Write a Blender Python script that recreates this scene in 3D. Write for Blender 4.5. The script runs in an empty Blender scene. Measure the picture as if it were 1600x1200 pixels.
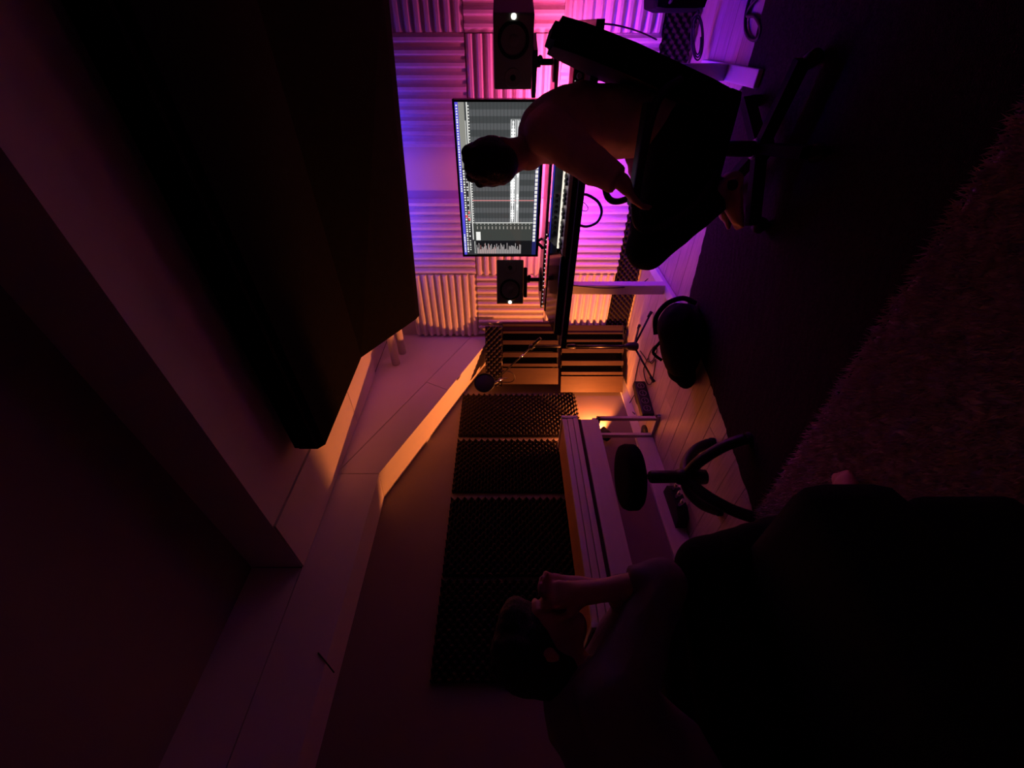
import bpy, bmesh, math, random
import numpy as np
from mathutils import Vector, Matrix
random.seed(7)
rng = np.random.default_rng(7)
S = bpy.context.scene
COL = S.collection

# ------------------------------------------------------------------ camera
CAM_H, FPX, YAW = 1.15, 640.0, math.radians(41.2)
cs, sn = math.cos(YAW), math.sin(YAW)
cd = bpy.data.cameras.new('camera')
cd.sensor_width = 36.0
cd.lens = 36.0 * FPX / 1600.0
cd.shift_x = 10.0 / 1600.0
cd.clip_start = 0.02
cam = bpy.data.objects.new('camera', cd)
COL.objects.link(cam)
# phone held sideways: picture left is up in the room
right, up, fwd = Vector((cs, sn, 0)), Vector((0, 0, 1)), Vector((-sn, cs, 0))
M = Matrix((-up, right, -fwd)).transposed().to_4x4()
M.translation = Vector((0, 0, CAM_H))
cam.matrix_world = M
S.camera = cam

# ------------------------------------------------------------------ world, lights, exposure
S.view_settings.view_transform = 'Standard'
S.view_settings.look = 'None'
S.view_settings.gamma = 1.0
S.view_settings.exposure = 0.0
S.view_settings.use_curve_mapping = False
W = bpy.data.worlds.new('night')
W.use_nodes = True
W.node_tree.nodes['Background'].inputs[0].default_value = (0.004, 0.001, 0.002, 1)
W.node_tree.nodes['Background'].inputs[1].default_value = 0.05
S.world = W

def area(name, loc, direction, sx, sy, color, power):
    l = bpy.data.lights.new(name, 'AREA')
    l.shape = 'RECTANGLE'
    l.size, l.size_y = sx, sy
    l.color = color
    l.energy = power
    o = bpy.data.objects.new(name, l)
    o.location = loc
    o.rotation_euler = Vector(direction).to_track_quat('-Z', 'Y').to_euler()
    COL.objects.link(o)
    return o

def point(name, loc, color, power, radius):
    l = bpy.data.lights.new(name, 'POINT')
    l.color = color
    l.energy = power
    l.shadow_soft_size = radius
    o = bpy.data.objects.new(name, l)
    o.location = loc
    COL.objects.link(o)
    return o

LAMP = (-2.535, 2.27, 0.335)
LDIR = Vector((-0.02, 0.72, 0.65)).normalized()
sl_ = bpy.data.lights.new('corner_lamp_light', 'SPOT')
sl_.color = (1.0, 0.235, 0.052); sl_.energy = 100.0; sl_.shadow_soft_size = 0.02
sl_.spot_size = math.radians(164); sl_.spot_blend = 0.25
so_ = bpy.data.objects.new('corner_lamp_light', sl_); COL.objects.link(so_)
so_.location = Vector(LAMP) + LDIR * 0.045
so_.rotation_euler = LDIR.to_track_quat('-Z', 'Y').to_euler()
area('pink_led_light_rear_edge', (-0.62, 2.925, 0.84), (0.0, 1.0, -0.12), 1.15, 0.02, (1.0, 0.075, 0.29), 15.5)
area('violet_led_light_under_desk', (-0.62, 2.90, 0.725), (0.05, 0.25, -1.0), 1.15, 0.02, (0.035, 0.0, 1.0), 12.0)
area('blue_led_light_above', (-0.88, 3.00, 2.005), (0.0, 0.75, -1.0), 1.1, 0.02, (0.05, 0.035, 1.0), 2.6)

# ------------------------------------------------------------------ pixel helpers (used to find real positions on known planes)
def ray(x, y):
    a, b = (600.0 - y) / FPX, (790.0 - x) / FPX
    return Vector((a * cs - sn, a * sn + cs, b))
O = Vector((0, 0, CAM_H))
def atY(x, y, Y): r = ray(x, y); return O + r * (Y / r.y)
def atX(x, y, X): r = ray(x, y); return O + r * (X / r.x)
def atZ(x, y, h): r = ray(x, y); return O + r * ((h - CAM_H) / r.z)
def atD(x, y, d): return O + ray(x, y) * d

# ------------------------------------------------------------------ materials
MATS = {}
def mat(name, col, rough=0.6, metal=0.0, noise=0.0, scale=12.0, bump=0.0, bscale=60.0, spec=0.4, stretch=None, sheen=0.0):
    if name in MATS: return MATS[name]
    m = bpy.data.materials.new(name)
    m.use_nodes = True
    nt = m.node_tree
    b = nt.nodes['Principled BSDF']
    b.inputs['Base Color'].default_value = (*col, 1)
    b.inputs['Roughness'].default_value = rough
    b.inputs['Metallic'].default_value = metal
    b.inputs['Specular IOR Level'].default_value = spec
    tc = nt.nodes.new('ShaderNodeTexCoord')
    vec = tc.outputs['Object']
    if stretch:
        mp = nt.nodes.new('ShaderNodeMapping')
        mp.inputs['Scale'].default_value = stretch
        nt.links.new(vec, mp.inputs['Vector'])
        vec = mp.outputs['Vector']
    if noise > 0:
        n = nt.nodes.new('ShaderNodeTexNoise')
        n.inputs['Scale'].default_value = scale
        n.inputs['Detail'].default_value = 5
        nt.links.new(vec, n.inputs['Vector'])
        r = nt.nodes.new('ShaderNodeValToRGB')
        r.color_ramp.elements[0].position = 0.3
        r.color_ramp.elements[1].position = 0.7
        r.color_ramp.elements[0].color = (*[max(0, c * (1 - noise)) for c in col], 1)
        r.color_ramp.elements[1].color = (*[min(1, c * (1 + noise)) for c in col], 1)
        nt.links.new(n.outputs['Fac'], r.inputs['Fac'])
        nt.links.new(r.outputs['Color'], b.inputs['Base Color'])
    if bump > 0:
        n2 = nt.nodes.new('ShaderNodeTexNoise')
        n2.inputs['Scale'].default_value = bscale
        n2.inputs['Detail'].default_value = 4
        nt.links.new(vec, n2.inputs['Vector'])
        bp = nt.nodes.new('ShaderNodeBump')
        bp.inputs['Strength'].default_value = bump
        bp.inputs['Distance'].default_value = 0.01
        nt.links.new(n2.outputs['Fac'], bp.inputs['Height'])
        nt.links.new(bp.outputs['Normal'], b.inputs['Normal'])
    if sheen: b.inputs['Sheen Weight'].default_value = sheen
    MATS[name] = m
    return m

def emit(name, col, strength):
    if name in MATS: return MATS[name]
    m = bpy.data.materials.new(name)
    m.use_nodes = True
    b = m.node_tree.nodes['Principled BSDF']
    b.inputs['Base Color'].default_value = (0.01, 0.01, 0.01, 1)
    b.inputs['Emission Color'].default_value = (*col, 1)
    b.inputs['Emission Strength'].default_value = strength
    b.inputs['Roughness'].default_value = 0.4
    MATS[name] = m
    return m

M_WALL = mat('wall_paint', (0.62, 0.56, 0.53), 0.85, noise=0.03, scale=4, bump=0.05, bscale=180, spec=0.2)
M_DARKW = mat('unseen_wall', (0.42, 0.37, 0.36), 0.95, noise=0.1, scale=6, spec=0.05)  # walls out of view, tone set for how much light they bounce
M_WALLL = mat('wall_paint_shaded', (0.23, 0.185, 0.18), 0.85, noise=0.03, scale=4, bump=0.05, bscale=180, spec=0.15)  # left wall: the shade lying on it is put into this darker colour
M_CEIL = mat('ceiling_paint', (0.66, 0.60, 0.58), 0.85, noise=0.03, scale=4, bump=0.04, bscale=160, spec=0.2)
M_CEIL2 = mat('ceiling_paint_toned_down', (0.30, 0.25, 0.24), 0.85, noise=0.03, scale=4, spec=0.15)  # near ceiling, colour lowered to hold down the bounced light on it
M_PANEL = mat('white_laminate_panel', (0.80, 0.74, 0.72), 0.6, noise=0.02, scale=5, spec=0.3)
M_TRIM = mat('white_trim', (0.75, 0.72, 0.70), 0.5)
M_GROOVE = mat('groove_dark', (0.03, 0.02, 0.02), 0.9)
M_WOOD = mat('pale_floor_wood', (0.50, 0.43, 0.38), 0.42, noise=0.16, scale=5, stretch=(1.2, 14, 14), bump=0.06, bscale=40)
M_WOOD2 = mat('pale_floor_wood_b', (0.46, 0.38, 0.32), 0.42, noise=0.16, scale=5, stretch=(1.2, 14, 14), bump=0.06, bscale=40)
M_WFOAM = mat('white_foam', (0.78, 0.74, 0.72), 0.95, noise=0.04, scale=30, bump=0.25, bscale=400, spec=0.1)
M_BFOAM = mat('charcoal_foam', (0.042, 0.034, 0.031), 0.95, bump=0.2, bscale=400, spec=0.06)
M_CLOUD = mat('black_fabric', (0.006, 0.0055, 0.0055), 0.95, noise=0.2, scale=30, bump=0.2, bscale=500, spec=0.05)
M_BLACK = mat('black_plastic', (0.012, 0.012, 0.013), 0.5, bump=0.04, bscale=300)
M_GLOSS = mat('gloss_black', (0.008, 0.008, 0.01), 0.12, noise=0.1)
M_CHAIRF = mat('chair_black_fabric', (0.010, 0.010, 0.011), 0.92, noise=0.2, scale=60, bump=0.2, bscale=600, spec=0.06)
M_CHBASE = mat('chair_base_plastic', (0.008, 0.008, 0.009), 0.85, bump=0.05, bscale=300, spec=0.05)
M_METAL = mat('brushed_metal', (0.45, 0.45, 0.46), 0.3, metal=1.0, noise=0.1, scale=40)
M_CHROME = mat('chrome', (0.75, 0.75, 0.75), 0.12, metal=1.0, noise=0.03)
M_DMETAL = mat('dark_metal', (0.05, 0.05, 0.05), 0.35, metal=0.6, noise=0.1)
M_WHITE = mat('white_lacquer', (0.72, 0.70, 0.70), 0.45, noise=0.02, scale=8)
M_PIANO = mat('pale_piano_finish', (0.60, 0.56, 0.55), 0.5, noise=0.04, scale=6, stretch=(8, 1, 8))
M_PIANOW = mat('piano_wood_top', (0.42, 0.24, 0.13), 0.45, noise=0.1, scale=6, stretch=(14, 1, 14))
M_DIFF = mat('diffuser_birch_darkened', (0.048, 0.027, 0.013), 0.6, noise=0.1, scale=6, stretch=(10, 10, 1))  # dark wood, colour lowered further to stand for weak lamp light
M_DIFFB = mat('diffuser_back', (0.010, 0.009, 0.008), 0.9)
M_SPK = mat('speaker_vinyl', (0.24, 0.22, 0.225), 0.55, bump=0.06, bscale=500)
M_CONE = mat('speaker_cone', (0.24, 0.22, 0.22), 0.6, noise=0.05)
M_RUBBER = mat('rubber', (0.008, 0.008, 0.008), 0.7)
M_RUGD = mat('dark_rug', (0.035, 0.022, 0.024), 0.98, noise=0.3, scale=90, bump=0.5, bscale=300, spec=0.05)
M_RUGL = mat('shaggy_rug', (0.62, 0.50, 0.48), 0.95, noise=0.15, scale=30, spec=0.1)
M_SOFA = mat('sofa_fabric', (0.035, 0.030, 0.030), 0.95, noise=0.15, scale=80, bump=0.3, bscale=500, spec=0.05)
M_SKIN = mat('skin', (0.50, 0.27, 0.19), 0.55, noise=0.06, scale=20, bump=0.05, bscale=200)
M_HAIR = mat('dark_hair', (0.012, 0.009, 0.008), 0.55, noise=0.4, scale=80, bump=0.7, bscale=120, stretch=(1, 1, 4))
M_SHIRT = mat('tan_cotton', (0.80, 0.58, 0.38), 0.9, noise=0.06, scale=30, bump=0.15, bscale=300, spec=0.1)
M_PANTS = mat('black_trousers', (0.012, 0.011, 0.012), 0.9, noise=0.2, scale=40, bump=0.2, bscale=300, spec=0.08)
M_HOOD = mat('pale_sweatshirt', (0.22, 0.17, 0.19), 0.92, noise=0.08, scale=30, bump=0.2, bscale=250, spec=0.1)
M_BAG = mat('bag_nylon', (0.008, 0.007, 0.007), 0.85, noise=0.2, scale=60, bump=0.2, bscale=400, spec=0.06)
M_PIPE = mat('pipe_paint', (0.72, 0.66, 0.62), 0.5, noise=0.03)
M_RED = mat('red_anodised', (0.45, 0.01, 0.015), 0.35, metal=0.5, noise=0.05)
M_CABLE = mat('cable_rubber', (0.015, 0.013, 0.013), 0.55, noise=0.1)
M_GREY = mat('grey_plastic', (0.20, 0.19, 0.19), 0.5, noise=0.04)
M_KEYW = mat('white_keys', (0.80, 0.78, 0.74), 0.3, noise=0.02)
M_ALU = mat('silver_shelf', (0.34, 0.30, 0.36), 0.35, metal=0.5, noise=0.05, scale=20, stretch=(1, 10, 10))
M_GLASSR = mat('smoked_glass', (0.15, 0.04, 0.06), 0.1, noise=0.05)

E_LED = emit('logo_light', (1.0, 0.95, 0.82), 6.0)
E_BULB = emit('warm_bulb', (1.0, 0.42, 0.10), 6.0)
E_PINK = emit('led_pink', (1.0, 0.25, 0.6), 3.0)
E_VIOLET = emit('led_violet', (0.4, 0.05, 1.0), 3.0)
E_BLUE = emit('led_blue', (0.12, 0.08, 1.0), 3.0)
E_REDL = emit('indicator_red', (1.0, 0.05, 0.08), 1.2)
E_DOT = emit('indicator_white', (1.0, 0.8, 0.9), 0.8)

# ------------------------------------------------------------------ mesh builder
class MB:
    def __init__(s): s.bm = bmesh.new()
    def box(s, x0, x1, y0, y1, z0, z1, mtx=None, bev=0.0):
        pts = [(x, y, z) for z in (z0, z1) for y in (y0, y1) for x in (x0, x1)]
        v = [s.bm.verts.new(mtx @ Vector(p) if mtx else p) for p in pts]
        fs = [s.bm.faces.new([v[i] for i in f]) for f in ((0, 2, 3, 1), (4, 5, 7, 6), (0, 1, 5, 4), (2, 6, 7, 3), (0, 4, 6, 2), (1, 3, 7, 5))]
        if bev > 0:
            es = list({e for f in fs for e in f.edges})
            bmesh.ops.bevel(s.bm, geom=es, offset=bev, segments=2, affect='EDGES', profile=0.6)
        return s
    def poly(s, pts, faces):
        v = [s.bm.verts.new(p) for p in pts]
        for f in faces: s.bm.faces.new([v[i] for i in f])
        return s
    def prism(s, pts, vec, mtx=None):
        """closed outline pts (list of 3D points) extruded along vec"""
        vec = Vector(vec)
        a = [Vector(p) for p in pts]
        b = [p + vec for p in a]
        if mtx: a = [mtx @ p for p in a]; b = [mtx @ p for p in b]
        va = [s.bm.verts.new(p) for p in a]; vb = [s.bm.verts.new(p) for p in b]
        n = len(a)
        s.bm.faces.new(va[::-1]); s.bm.faces.new(vb)
        for i in range(n): s.bm.faces.new([va[i], va[(i + 1) % n], vb[(i + 1) % n], vb[i]])
        return s
    def tube(s, pts, r, n=8, cap=True, smooth=0):
        pts = [Vector(p) for p in pts]
        if smooth:
            pts = catmull(pts, smooth)
        m = len(pts)
        rs = r if isinstance(r, (list, tuple)) else [r] * m
        if len(rs) != m:
            rs = [rs[0] + (rs[-1] - rs[0]) * i / (m - 1) for i in range(m)]
        rings = []
        prev = None
        for i, p in enumerate(pts):
            t = (pts[min(i + 1, m - 1)] - pts[max(i - 1, 0)])
            t = t.normalized() if t.length > 1e-9 else Vector((0, 0, 1))
            if prev is None:
                ref = Vector((0, 0, 1)) if abs(t.z) < 0.9 else Vector((1, 0, 0))
                u = t.cross(ref).normalized()
            else:
                u = (prev - t * prev.dot(t))
                u = u.normalized() if u.length > 1e-6 else t.orthogonal().normalized()
            prev = u
            w = t.cross(u)
            rings.append([s.bm.verts.new(p + (u * math.cos(2 * math.pi * k / n) + w * math.sin(2 * math.pi * k / n)) * rs[i]) for k in range(n)])
        for a, b in zip(rings, rings[1:]):
            for k in range(n): 
                f = s.bm.faces.new([a[k], a[(k + 1) % n], b[(k + 1) % n], b[k]]); f.smooth = True
        if cap:
            s.bm.faces.new(rings[0][::-1]); s.bm.faces.new(rings[-1])
        return s
    def lathe(s, prof, n=24, mtx=None, closed_ends=True):
        """prof list of (r,z) along local z"""
        rings = []
        for r, z in prof:
            ring = []
            for k in range(n):
                p = Vector((r * math.cos(2 * math.pi * k / n), r * math.sin(2 * math.pi * k / n), z))
                ring.append(s.bm.verts.new(mtx @ p if mtx else p))
            rings.append(ring)
        for a, b in zip(rings, rings[1:]):
            for k in range(n):
                f = s.bm.faces.new([a[k], a[(k + 1) % n], b[(k + 1) % n], b[k]]); f.smooth = True
        if closed_ends:
            s.bm.faces.new(rings[0][::-1]); s.bm.faces.new(rings[-1])
        return s
    def ball(s, c, r, sub=2, sc=(1, 1, 1), rot=None):
        m = Matrix.Translation(Vector(c)) @ (rot.to_4x4() if rot else Matrix.Identity(4)) @ Matrix.Diagonal((r * sc[0], r * sc[1], r * sc[2], 1))
        g = bmesh.ops.create_icosphere(s.bm, subdivisions=sub, radius=1, matrix=m)
        for v in g['verts']:
            for f in v.link_faces: f.smooth = True
        return s
    def limb(s, pts, rs, n=14):
        """overlapping closed capsules, to be fused by remeshing"""
        pts = [Vector(p) for p in pts]
        for i in range(len(pts) - 1):
            a, b = pts[i], pts[i + 1]
            if (b - a).length < 1e-6: continue
            s.tube([a, b], [rs[i], rs[i + 1]], n)
        for p, r in zip(pts, rs): s.ball(p, r, 2)
        return s
    def build(s, name, m=None, parent=None, loc=None, sharp=True):
        me = bpy.data.meshes.new(name)
        bmesh.ops.recalc_face_normals(s.bm, faces=s.bm.faces)
        s.bm.to_mesh(me); s.bm.free()
        if m: me.materials.append(m)
        return link(name, me, parent, loc)

def link(name, me, parent=None, loc=None):
    o = bpy.data.objects.new(name, me)
    COL.objects.link(o)
    if parent: o.parent = parent
    if loc is not None: o.location = loc
    return o

def catmull(pts, k):
    P = [pts[0]] + list(pts) + [pts[-1]]
    out = []
    for i in range(1, len(P) - 2):
        for j in range(k):
            t = j / k
            p0, p1, p2, p3 = P[i - 1], P[i], P[i + 1], P[i + 2]
            out.append(0.5 * ((2 * p1) + (p2 - p0) * t + (2 * p0 - 5 * p1 + 4 * p2 - p3) * t * t + (3 * p1 - p0 - 3 * p2 + p3) * t ** 3))
    out.append(P[-2])
    return out

def tag(o, label, cat, group=None):
    o['label'] = label; o['category'] = cat
    if group: o['group'] = group
    return o
def thing(name, label, cat, loc=(0, 0, 0), rz=0.0, group=None):
    o = bpy.data.objects.new(name, None)
    o.empty_display_size = 0.1
    COL.objects.link(o)
    o.location = loc; o.rotation_euler = (0, 0, rz)
    return tag(o, label, cat, group)
def struct(o): o['kind'] = 'structure'; return o
def bx(name, m, parent, x0, x1, y0, y1, z0, z1, bev=0.0, mtx=None):
    return MB().box(x0, x1, y0, y1, z0, z1, mtx, bev).build(name, m, parent)

class SD:
    """rounded pieces blended into one continuous skin (distance field, then surface nets)"""
    def __init__(s): s.p = []
    def limb(s, pts, rs, n=0, k=0.018):
        pts = [Vector(p) for p in pts]
        for i in range(len(pts) - 1): s.p.append(('c', np.array(pts[i]), np.array(pts[i + 1]), rs[i], rs[i + 1], min(k, 0.9 * min(rs[i], rs[i + 1]))))
        return s
    def tube(s, pts, rs, n=0):
        s.p.append(('t', np.array(Vector(pts[0])), np.array(Vector(pts[1])), rs[0], rs[1], 0.004)); return s
    def ball(s, c, r, sub=2, sc=(1, 1, 1), rot=None):
        s.p.append(('e', np.array(Vector(c)), np.array(sc, float) * r, np.array(rot.to_3x3()) if rot else np.eye(3), 0, min(0.014, 0.5 * r))); return s
    def bounds(s, p):
        if p[0] == 'e': m = float(max(p[2])); return p[1] - m, p[1] + m
        m = max(p[3], p[4]); return np.minimum(p[1], p[2]) - m, np.maximum(p[1], p[2]) + m
    def field(s, vox):
        B = [s.bounds(p) for p in s.p]
        lo = np.min([b[0] for b in B], 0) - 3 * vox; hi = np.max([b[1] for b in B], 0) + 3 * vox
        n = np.ceil((hi - lo) / vox).astype(int) + 1
        f = np.full(n, 0.2, np.float32)
        ax = [(lo[i] + vox * np.arange(n[i])).astype(np.float32) for i in range(3)]
        for p, b in zip(s.p, B):
            k = p[5]; mg = k + 2 * vox
            i0 = np.maximum(((b[0] - mg - lo) / vox).astype(int), 0); i1 = np.minimum(((b[1] + mg - lo) / vox).astype(int) + 2, n)
            sl = tuple(slice(i0[i], i1[i]) for i in range(3))
            X, Y, Z = ax[0][sl[0]][:, None, None], ax[1][sl[1]][None, :, None], ax[2][sl[2]][None, None, :]
            if p[0] == 'e':
                R_, c, r = p[3], p[1], p[2]
                q = [(R_[0, i] * (X - c[0]) + R_[1, i] * (Y - c[1]) + R_[2, i] * (Z - c[2])) for i in range(3)]
                k0 = np.sqrt(sum((q[i] / r[i]) ** 2 for i in range(3))); k1 = np.sqrt(sum((q[i] / r[i] ** 2) ** 2 for i in range(3))) + 1e-6
                d = k0 * (k0 - 1) / k1
            else:
                a, e = p[1], p[2]; v = e - a; L2 = float(v @ v) + 1e-12
                t = ((X - a[0]) * v[0] + (Y - a[1]) * v[1] + (Z - a[2]) * v[2]) / L2
                tc = np.clip(t, 0, 1)
                dist = np.sqrt((X - a[0] - tc * v[0]) ** 2 + (Y - a[1] - tc * v[1]) ** 2 + (Z - a[2] - tc * v[2]) ** 2)
                d = dist - (p[3] + tc * (p[4] - p[3]))
                if p[0] == 't': d = np.maximum(d, (np.abs(t - 0.5) - 0.5) * math.sqrt(L2))
            g = f[sl]; h = np.maximum(k - np.abs(g - d), 0) / k
            f[sl] = np.minimum(g, d) - h * h * k * 0.25
        return f, lo
def nets(f, lo, vox):
    ins = f < 0
    nx, ny, nz = f.shape
    acc = np.zeros((nx - 1, ny - 1, nz - 1, 3), np.float32); cnt = np.zeros((nx - 1, ny - 1, nz - 1), np.float32)
    quads = []
    for axis in range(3):
        o = [(slice(None),) * 3]
        s0 = [slice(None)] * 3; s1 = [slice(None)] * 3
        s0[axis] = slice(0, -1); s1[axis] = slice(1, None)
        A, B_ = f[tuple(s0)], f[tuple(s1)]
        cr = (A < 0) != (B_ < 0)
        idx = np.argwhere(cr)
        a, b = A[cr], B_[cr]
        t = a / (a - b)
        pos = idx.astype(np.float32); pos[:, axis] += t
        u, w = [i for i in range(3) if i != axis]
        cells = []
        for du, dw in ((0, 0), (-1, 0), (-1, -1), (0, -1)):
            c = idx.copy(); c[:, u] += du; c[:, w] += dw
            np.add.at(acc, (c[:, 0], c[:, 1], c[:, 2]), pos); np.add.at(cnt, (c[:, 0], c[:, 1], c[:, 2]), 1)
            cells.append(c)
        fl_ = (a < 0) ^ (axis == 1)
        quads.append((cells, fl_))
    act = cnt > 0
    ids = np.full(cnt.shape, -1, np.int64); ids[act] = np.arange(act.sum())
    V = acc[act] / cnt[act][:, None] * vox + lo
    F = []
    for cells, fl_ in quads:
        q = np.stack([ids[c[:, 0], c[:, 1], c[:, 2]] for c in cells], 1)
        q[~fl_] = q[~fl_][:, ::-1]
        F.append(q)
    return V, np.concatenate(F)
def fuse(name, sd, voxel, m, parent=None, smooth=2, noise=0.0, nscale=8.0):
    f, lo = sd.field(voxel)
    if noise > 0:     # soft folds
        g = [lo[i] + voxel * np.arange(f.shape[i]) for i in range(3)]
        X, Y, Z = g[0][:, None, None], g[1][None, :, None], g[2][None, None, :]
        w_ = 0
        for j in range(5):
            d_ = rng.normal(size=3); d_ /= np.linalg.norm(d_)
            w_ = w_ + np.abs(np.sin(nscale * (1 + .35 * j) * (X * d_[0] + Y * d_[1] + Z * d_[2]) * 2.2 + rng.uniform(0, 6) + 1.3 * np.sin(nscale * (Y * d_[2] - X * d_[1] + Z * d_[0]))))
        f = f + (noise * (w_ / 5 * 2 - 1.25)).astype(np.float32)
    V, F = nets(f, lo, voxel)
    for _ in range(smooth):
        acc = np.zeros_like(V); cn_ = np.zeros(len(V))
        for i in range(4):
            for j in ((i + 1) % 4, (i + 3) % 4):
                np.add.at(acc, F[:, i], V[F[:, j]]); np.add.at(cn_, F[:, i], 1)
        V = 0.5 * V + 0.5 * acc / cn_[:, None]
    me = bpy.data.meshes.new(name)
    me.from_pydata(V.tolist(), [], F.tolist()); me.update()
    me.polygons.foreach_set('use_smooth', np.ones(len(F), bool))
    me.materials.append(m)
    return link(name, me, parent)

# ------------------------------------------------------------------ room
XL, XR, YB, YN = -2.60, 1.35, 3.25, -1.1
H1, H2 = 2.26, 2.53        # lowered ceiling, near ceiling
XP = -2.22                 # front of the boxed-in soffit
fl = struct(bx('floor', M_GROOVE, None, XL, XR, YN, YB, -0.10, -0.012))
mesh_cache = {}
pw, plen = 0.145, 1.25
row, y = 0, 0.86
while y < YB - 0.01:
    y1 = min(y + pw, YB)
    xs = XL + (-0.9, -0.35, -0.65)[row % 3]
    while xs < XR:
        a, b = max(xs, XL), min(xs + plen, XR)
        if b - a > 0.05 and a < 0.75:
            pl = MB().box(0, b - a - 0.003, 0, y1 - y - 0.003, -0.02, 0.0, None, 0.0015).build('plank', random.choice((M_WOOD, M_WOOD, M_WOOD2)), fl, (a, y, 0))
        xs += plen
    y, row = y1, row + 1
bx('subfloor', M_WOOD, fl, XL, XR, YN, 0.857, -0.02, 0.0)
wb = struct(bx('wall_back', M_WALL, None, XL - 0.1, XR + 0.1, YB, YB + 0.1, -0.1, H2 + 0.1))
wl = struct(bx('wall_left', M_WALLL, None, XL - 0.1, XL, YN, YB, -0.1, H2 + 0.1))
wr = struct(bx('wall_right', M_DARKW, None, XR, XR + 0.1, YN, YB, -0.1, H2 + 0.1))
wn = struct(bx('wall_near', M_DARKW, None, XL - 0.1, XR + 0.1, YN - 0.1, YN, -0.1, H2 + 0.1))
ce = struct(bx('ceiling', M_CEIL2, None, XL - 0.1, XR + 0.1, YN - 0.1, YB + 0.1, H2, H2 + 0.1))
YBK = 1.02
bk = struct(MB().box(XP + 0.004, XR, YBK, YB, H1, H2).build('trim_2', M_CEIL))
# ceiling board next to the soffit, a joint between its two lengths
bx('ceiling_board', M_CEIL, bk, XP + 0.005, XP + 0.42, YBK + 0.004, 2.10, H1 - 0.012, H1 + 0.002)
bx('ceiling_board', M_CEIL, bk, XP + 0.005, XP + 0.42, 2.106, 2.66, H1 - 0.012, H1 + 0.002)
struct(bx('baseboard_left', M_TRIM, None, XL, XL + 0.014, 2.0, YB, 0.0, 0.07, 0.003))

# boxed-in soffit along the left wall: level near the camera, sloping down to the back wall
HB, HW = 1.983, 2.035           # underside height at the front edge / at the wall
Y2, Y3 = 1.64, 1.70
EB, EW = 1.265, 1.36            # the same at the back wall
sof = struct(MB().box(XL + 0.002, XP - 0.03, YN, YB, H1 - 0.03, H2 - 0.002).build('trim_1', M_GROOVE))
T = 0.018
def plate(name, pts, vec, m): return MB().prism(pts, vec).build(name, m, sof)
def lowz(yy): return HB + (EB - HB) * (yy - Y2) / (YB - Y2)
def midz(yy): return 1.475 + 0.50 * (YB - 0.03 - yy)
g = 0.0025
plate('panel', [(XP, YN + .02, HB), (XP, Y2 - g, HB), (XP, Y2 - g, H1 - g), (XP, YN + .02, H1 - g)], (-T, 0, 0), M_PANEL)
plate('panel', [(XP, YN + .02, H1 + g), (XP, YBK - g, H1 + g), (XP, YBK - g, H2), (XP, YN + .02, H2)], (-T, 0, 0), M_PANEL)
ytop = YB - 0.03 - (H1 - 1.475) / 0.5
plate('panel', [(XP, max(ytop, Y2 + .02) + g, H1 - g), (XP, YB, H1 - g), (XP, YB, midz(YB) + g)], (-T, 0, 0), M_PANEL)
ja, jb = 2.56, 2.46               # joint across the sloping strip (top, bottom)
plate('panel', [(XP, ja + g, midz(ja) - g), (XP, jb + g, lowz(jb)), (XP, YB, lowz(YB)), (XP, YB, midz(YB) - g)], (-T, 0, 0), M_PANEL)
plate('panel', [(XP, Y2 + g, H1 - g), (XP, ytop, H1 - g), (XP, ja - g, midz(ja) - g), (XP, jb - g, lowz(jb)), (XP, Y2 + g, HB)], (-T, 0, 0), M_PANEL)
# undersides
def lw(yy): return HW + (EW - HW) * (yy - Y3) / (YB - Y3)
def under(pts): return MB().prism(pts, (0, 0, 0.015)).build('panel', M_PANEL, sof)
under([(XP - .004, YN + .02, HB), (XP - .004, Y2 - g, HB), (XL + .002, Y3 - g, HW), (XL + .002, YN + .02, HW)])
under([(XP - .004, Y2 + g, HB), (XP - .004, jb - g, lowz(jb)), (XL + .002, jb - g, lw(jb)), (XL + .002, Y3 + g, HW)])
under([(XP - .004, jb + g, lowz(jb)), (XP - .004, YB - .001, lowz(YB)), (XL + .002, YB - .001, lw(YB)), (XL + .002, jb + g, lw(jb))])

# heating pipes running along the back wall into the soffit
for (px, py, nm) in ((619, 568, 'lower white painted heating pipe entering the soffit under the black ceiling panel'), (629, 551, 'upper white painted heating pipe entering the soffit nearest the back wall')):
    p = atX(px, py, XP)
    o = MB().tube([p, (XR - 0.02, p.y, p.z)], 0.034, 20).build('heating_pipe', M_PIPE)
    tag(o, nm, 'pipe', 'heating pipes under the ceiling')

# ------------------------------------------------------------------ black ceiling panel (acoustic cloud), tilted down to the back
CX0, CX1 = -1.645, 1.25
cl = thing('ceiling_panel', 'large black acoustic panel hanging under the ceiling, bent down at the back', 'acoustic panel', (CX0, 1.40, 2.09))
mb = MB()
W_ = CX1 - CX0
for a_, b_ in (((0.0, 0.0, 0.0), (W_, 0.0, 0.0)),):
    prof0 = [(0.0, 0.0), (0.745, 0.010), (1.215, -0.275), (1.265, -0.290), (1.275, -0.235), (0.78, 0.11), (-0.03, 0.125), (-0.03, 0.03)]
    prof1 = [(0.0, 0.0), (0.745, 0.010), (1.235, -0.370), (1.285, -0.385), (1.295, -0.33), (0.78, 0.11), (-0.03, 0.125), (-0.03, 0.03)]
    va = [mb.bm.verts.new((0.0, y_, z_)) for y_, z_ in prof0]
    vb = [mb.bm.verts.new((W_ * 0.62, y_, z_)) for y_, z_ in prof1]
    vc = [mb.bm.verts.new((W_, y_, z_)) for y_, z_ in prof1]
    n_ = len(va)
    mb.bm.faces.new(va[::-1]); mb.bm.faces.new(vc)
    for p_, q_ in ((va, vb), (vb, vc)):
        for i in range(n_): mb.bm.faces.new([p_[i], p_[(i + 1) % n_], q_[(i + 1) % n_], q_[i]])
mb.build('panel_core', M_CLOUD, cl)
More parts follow.
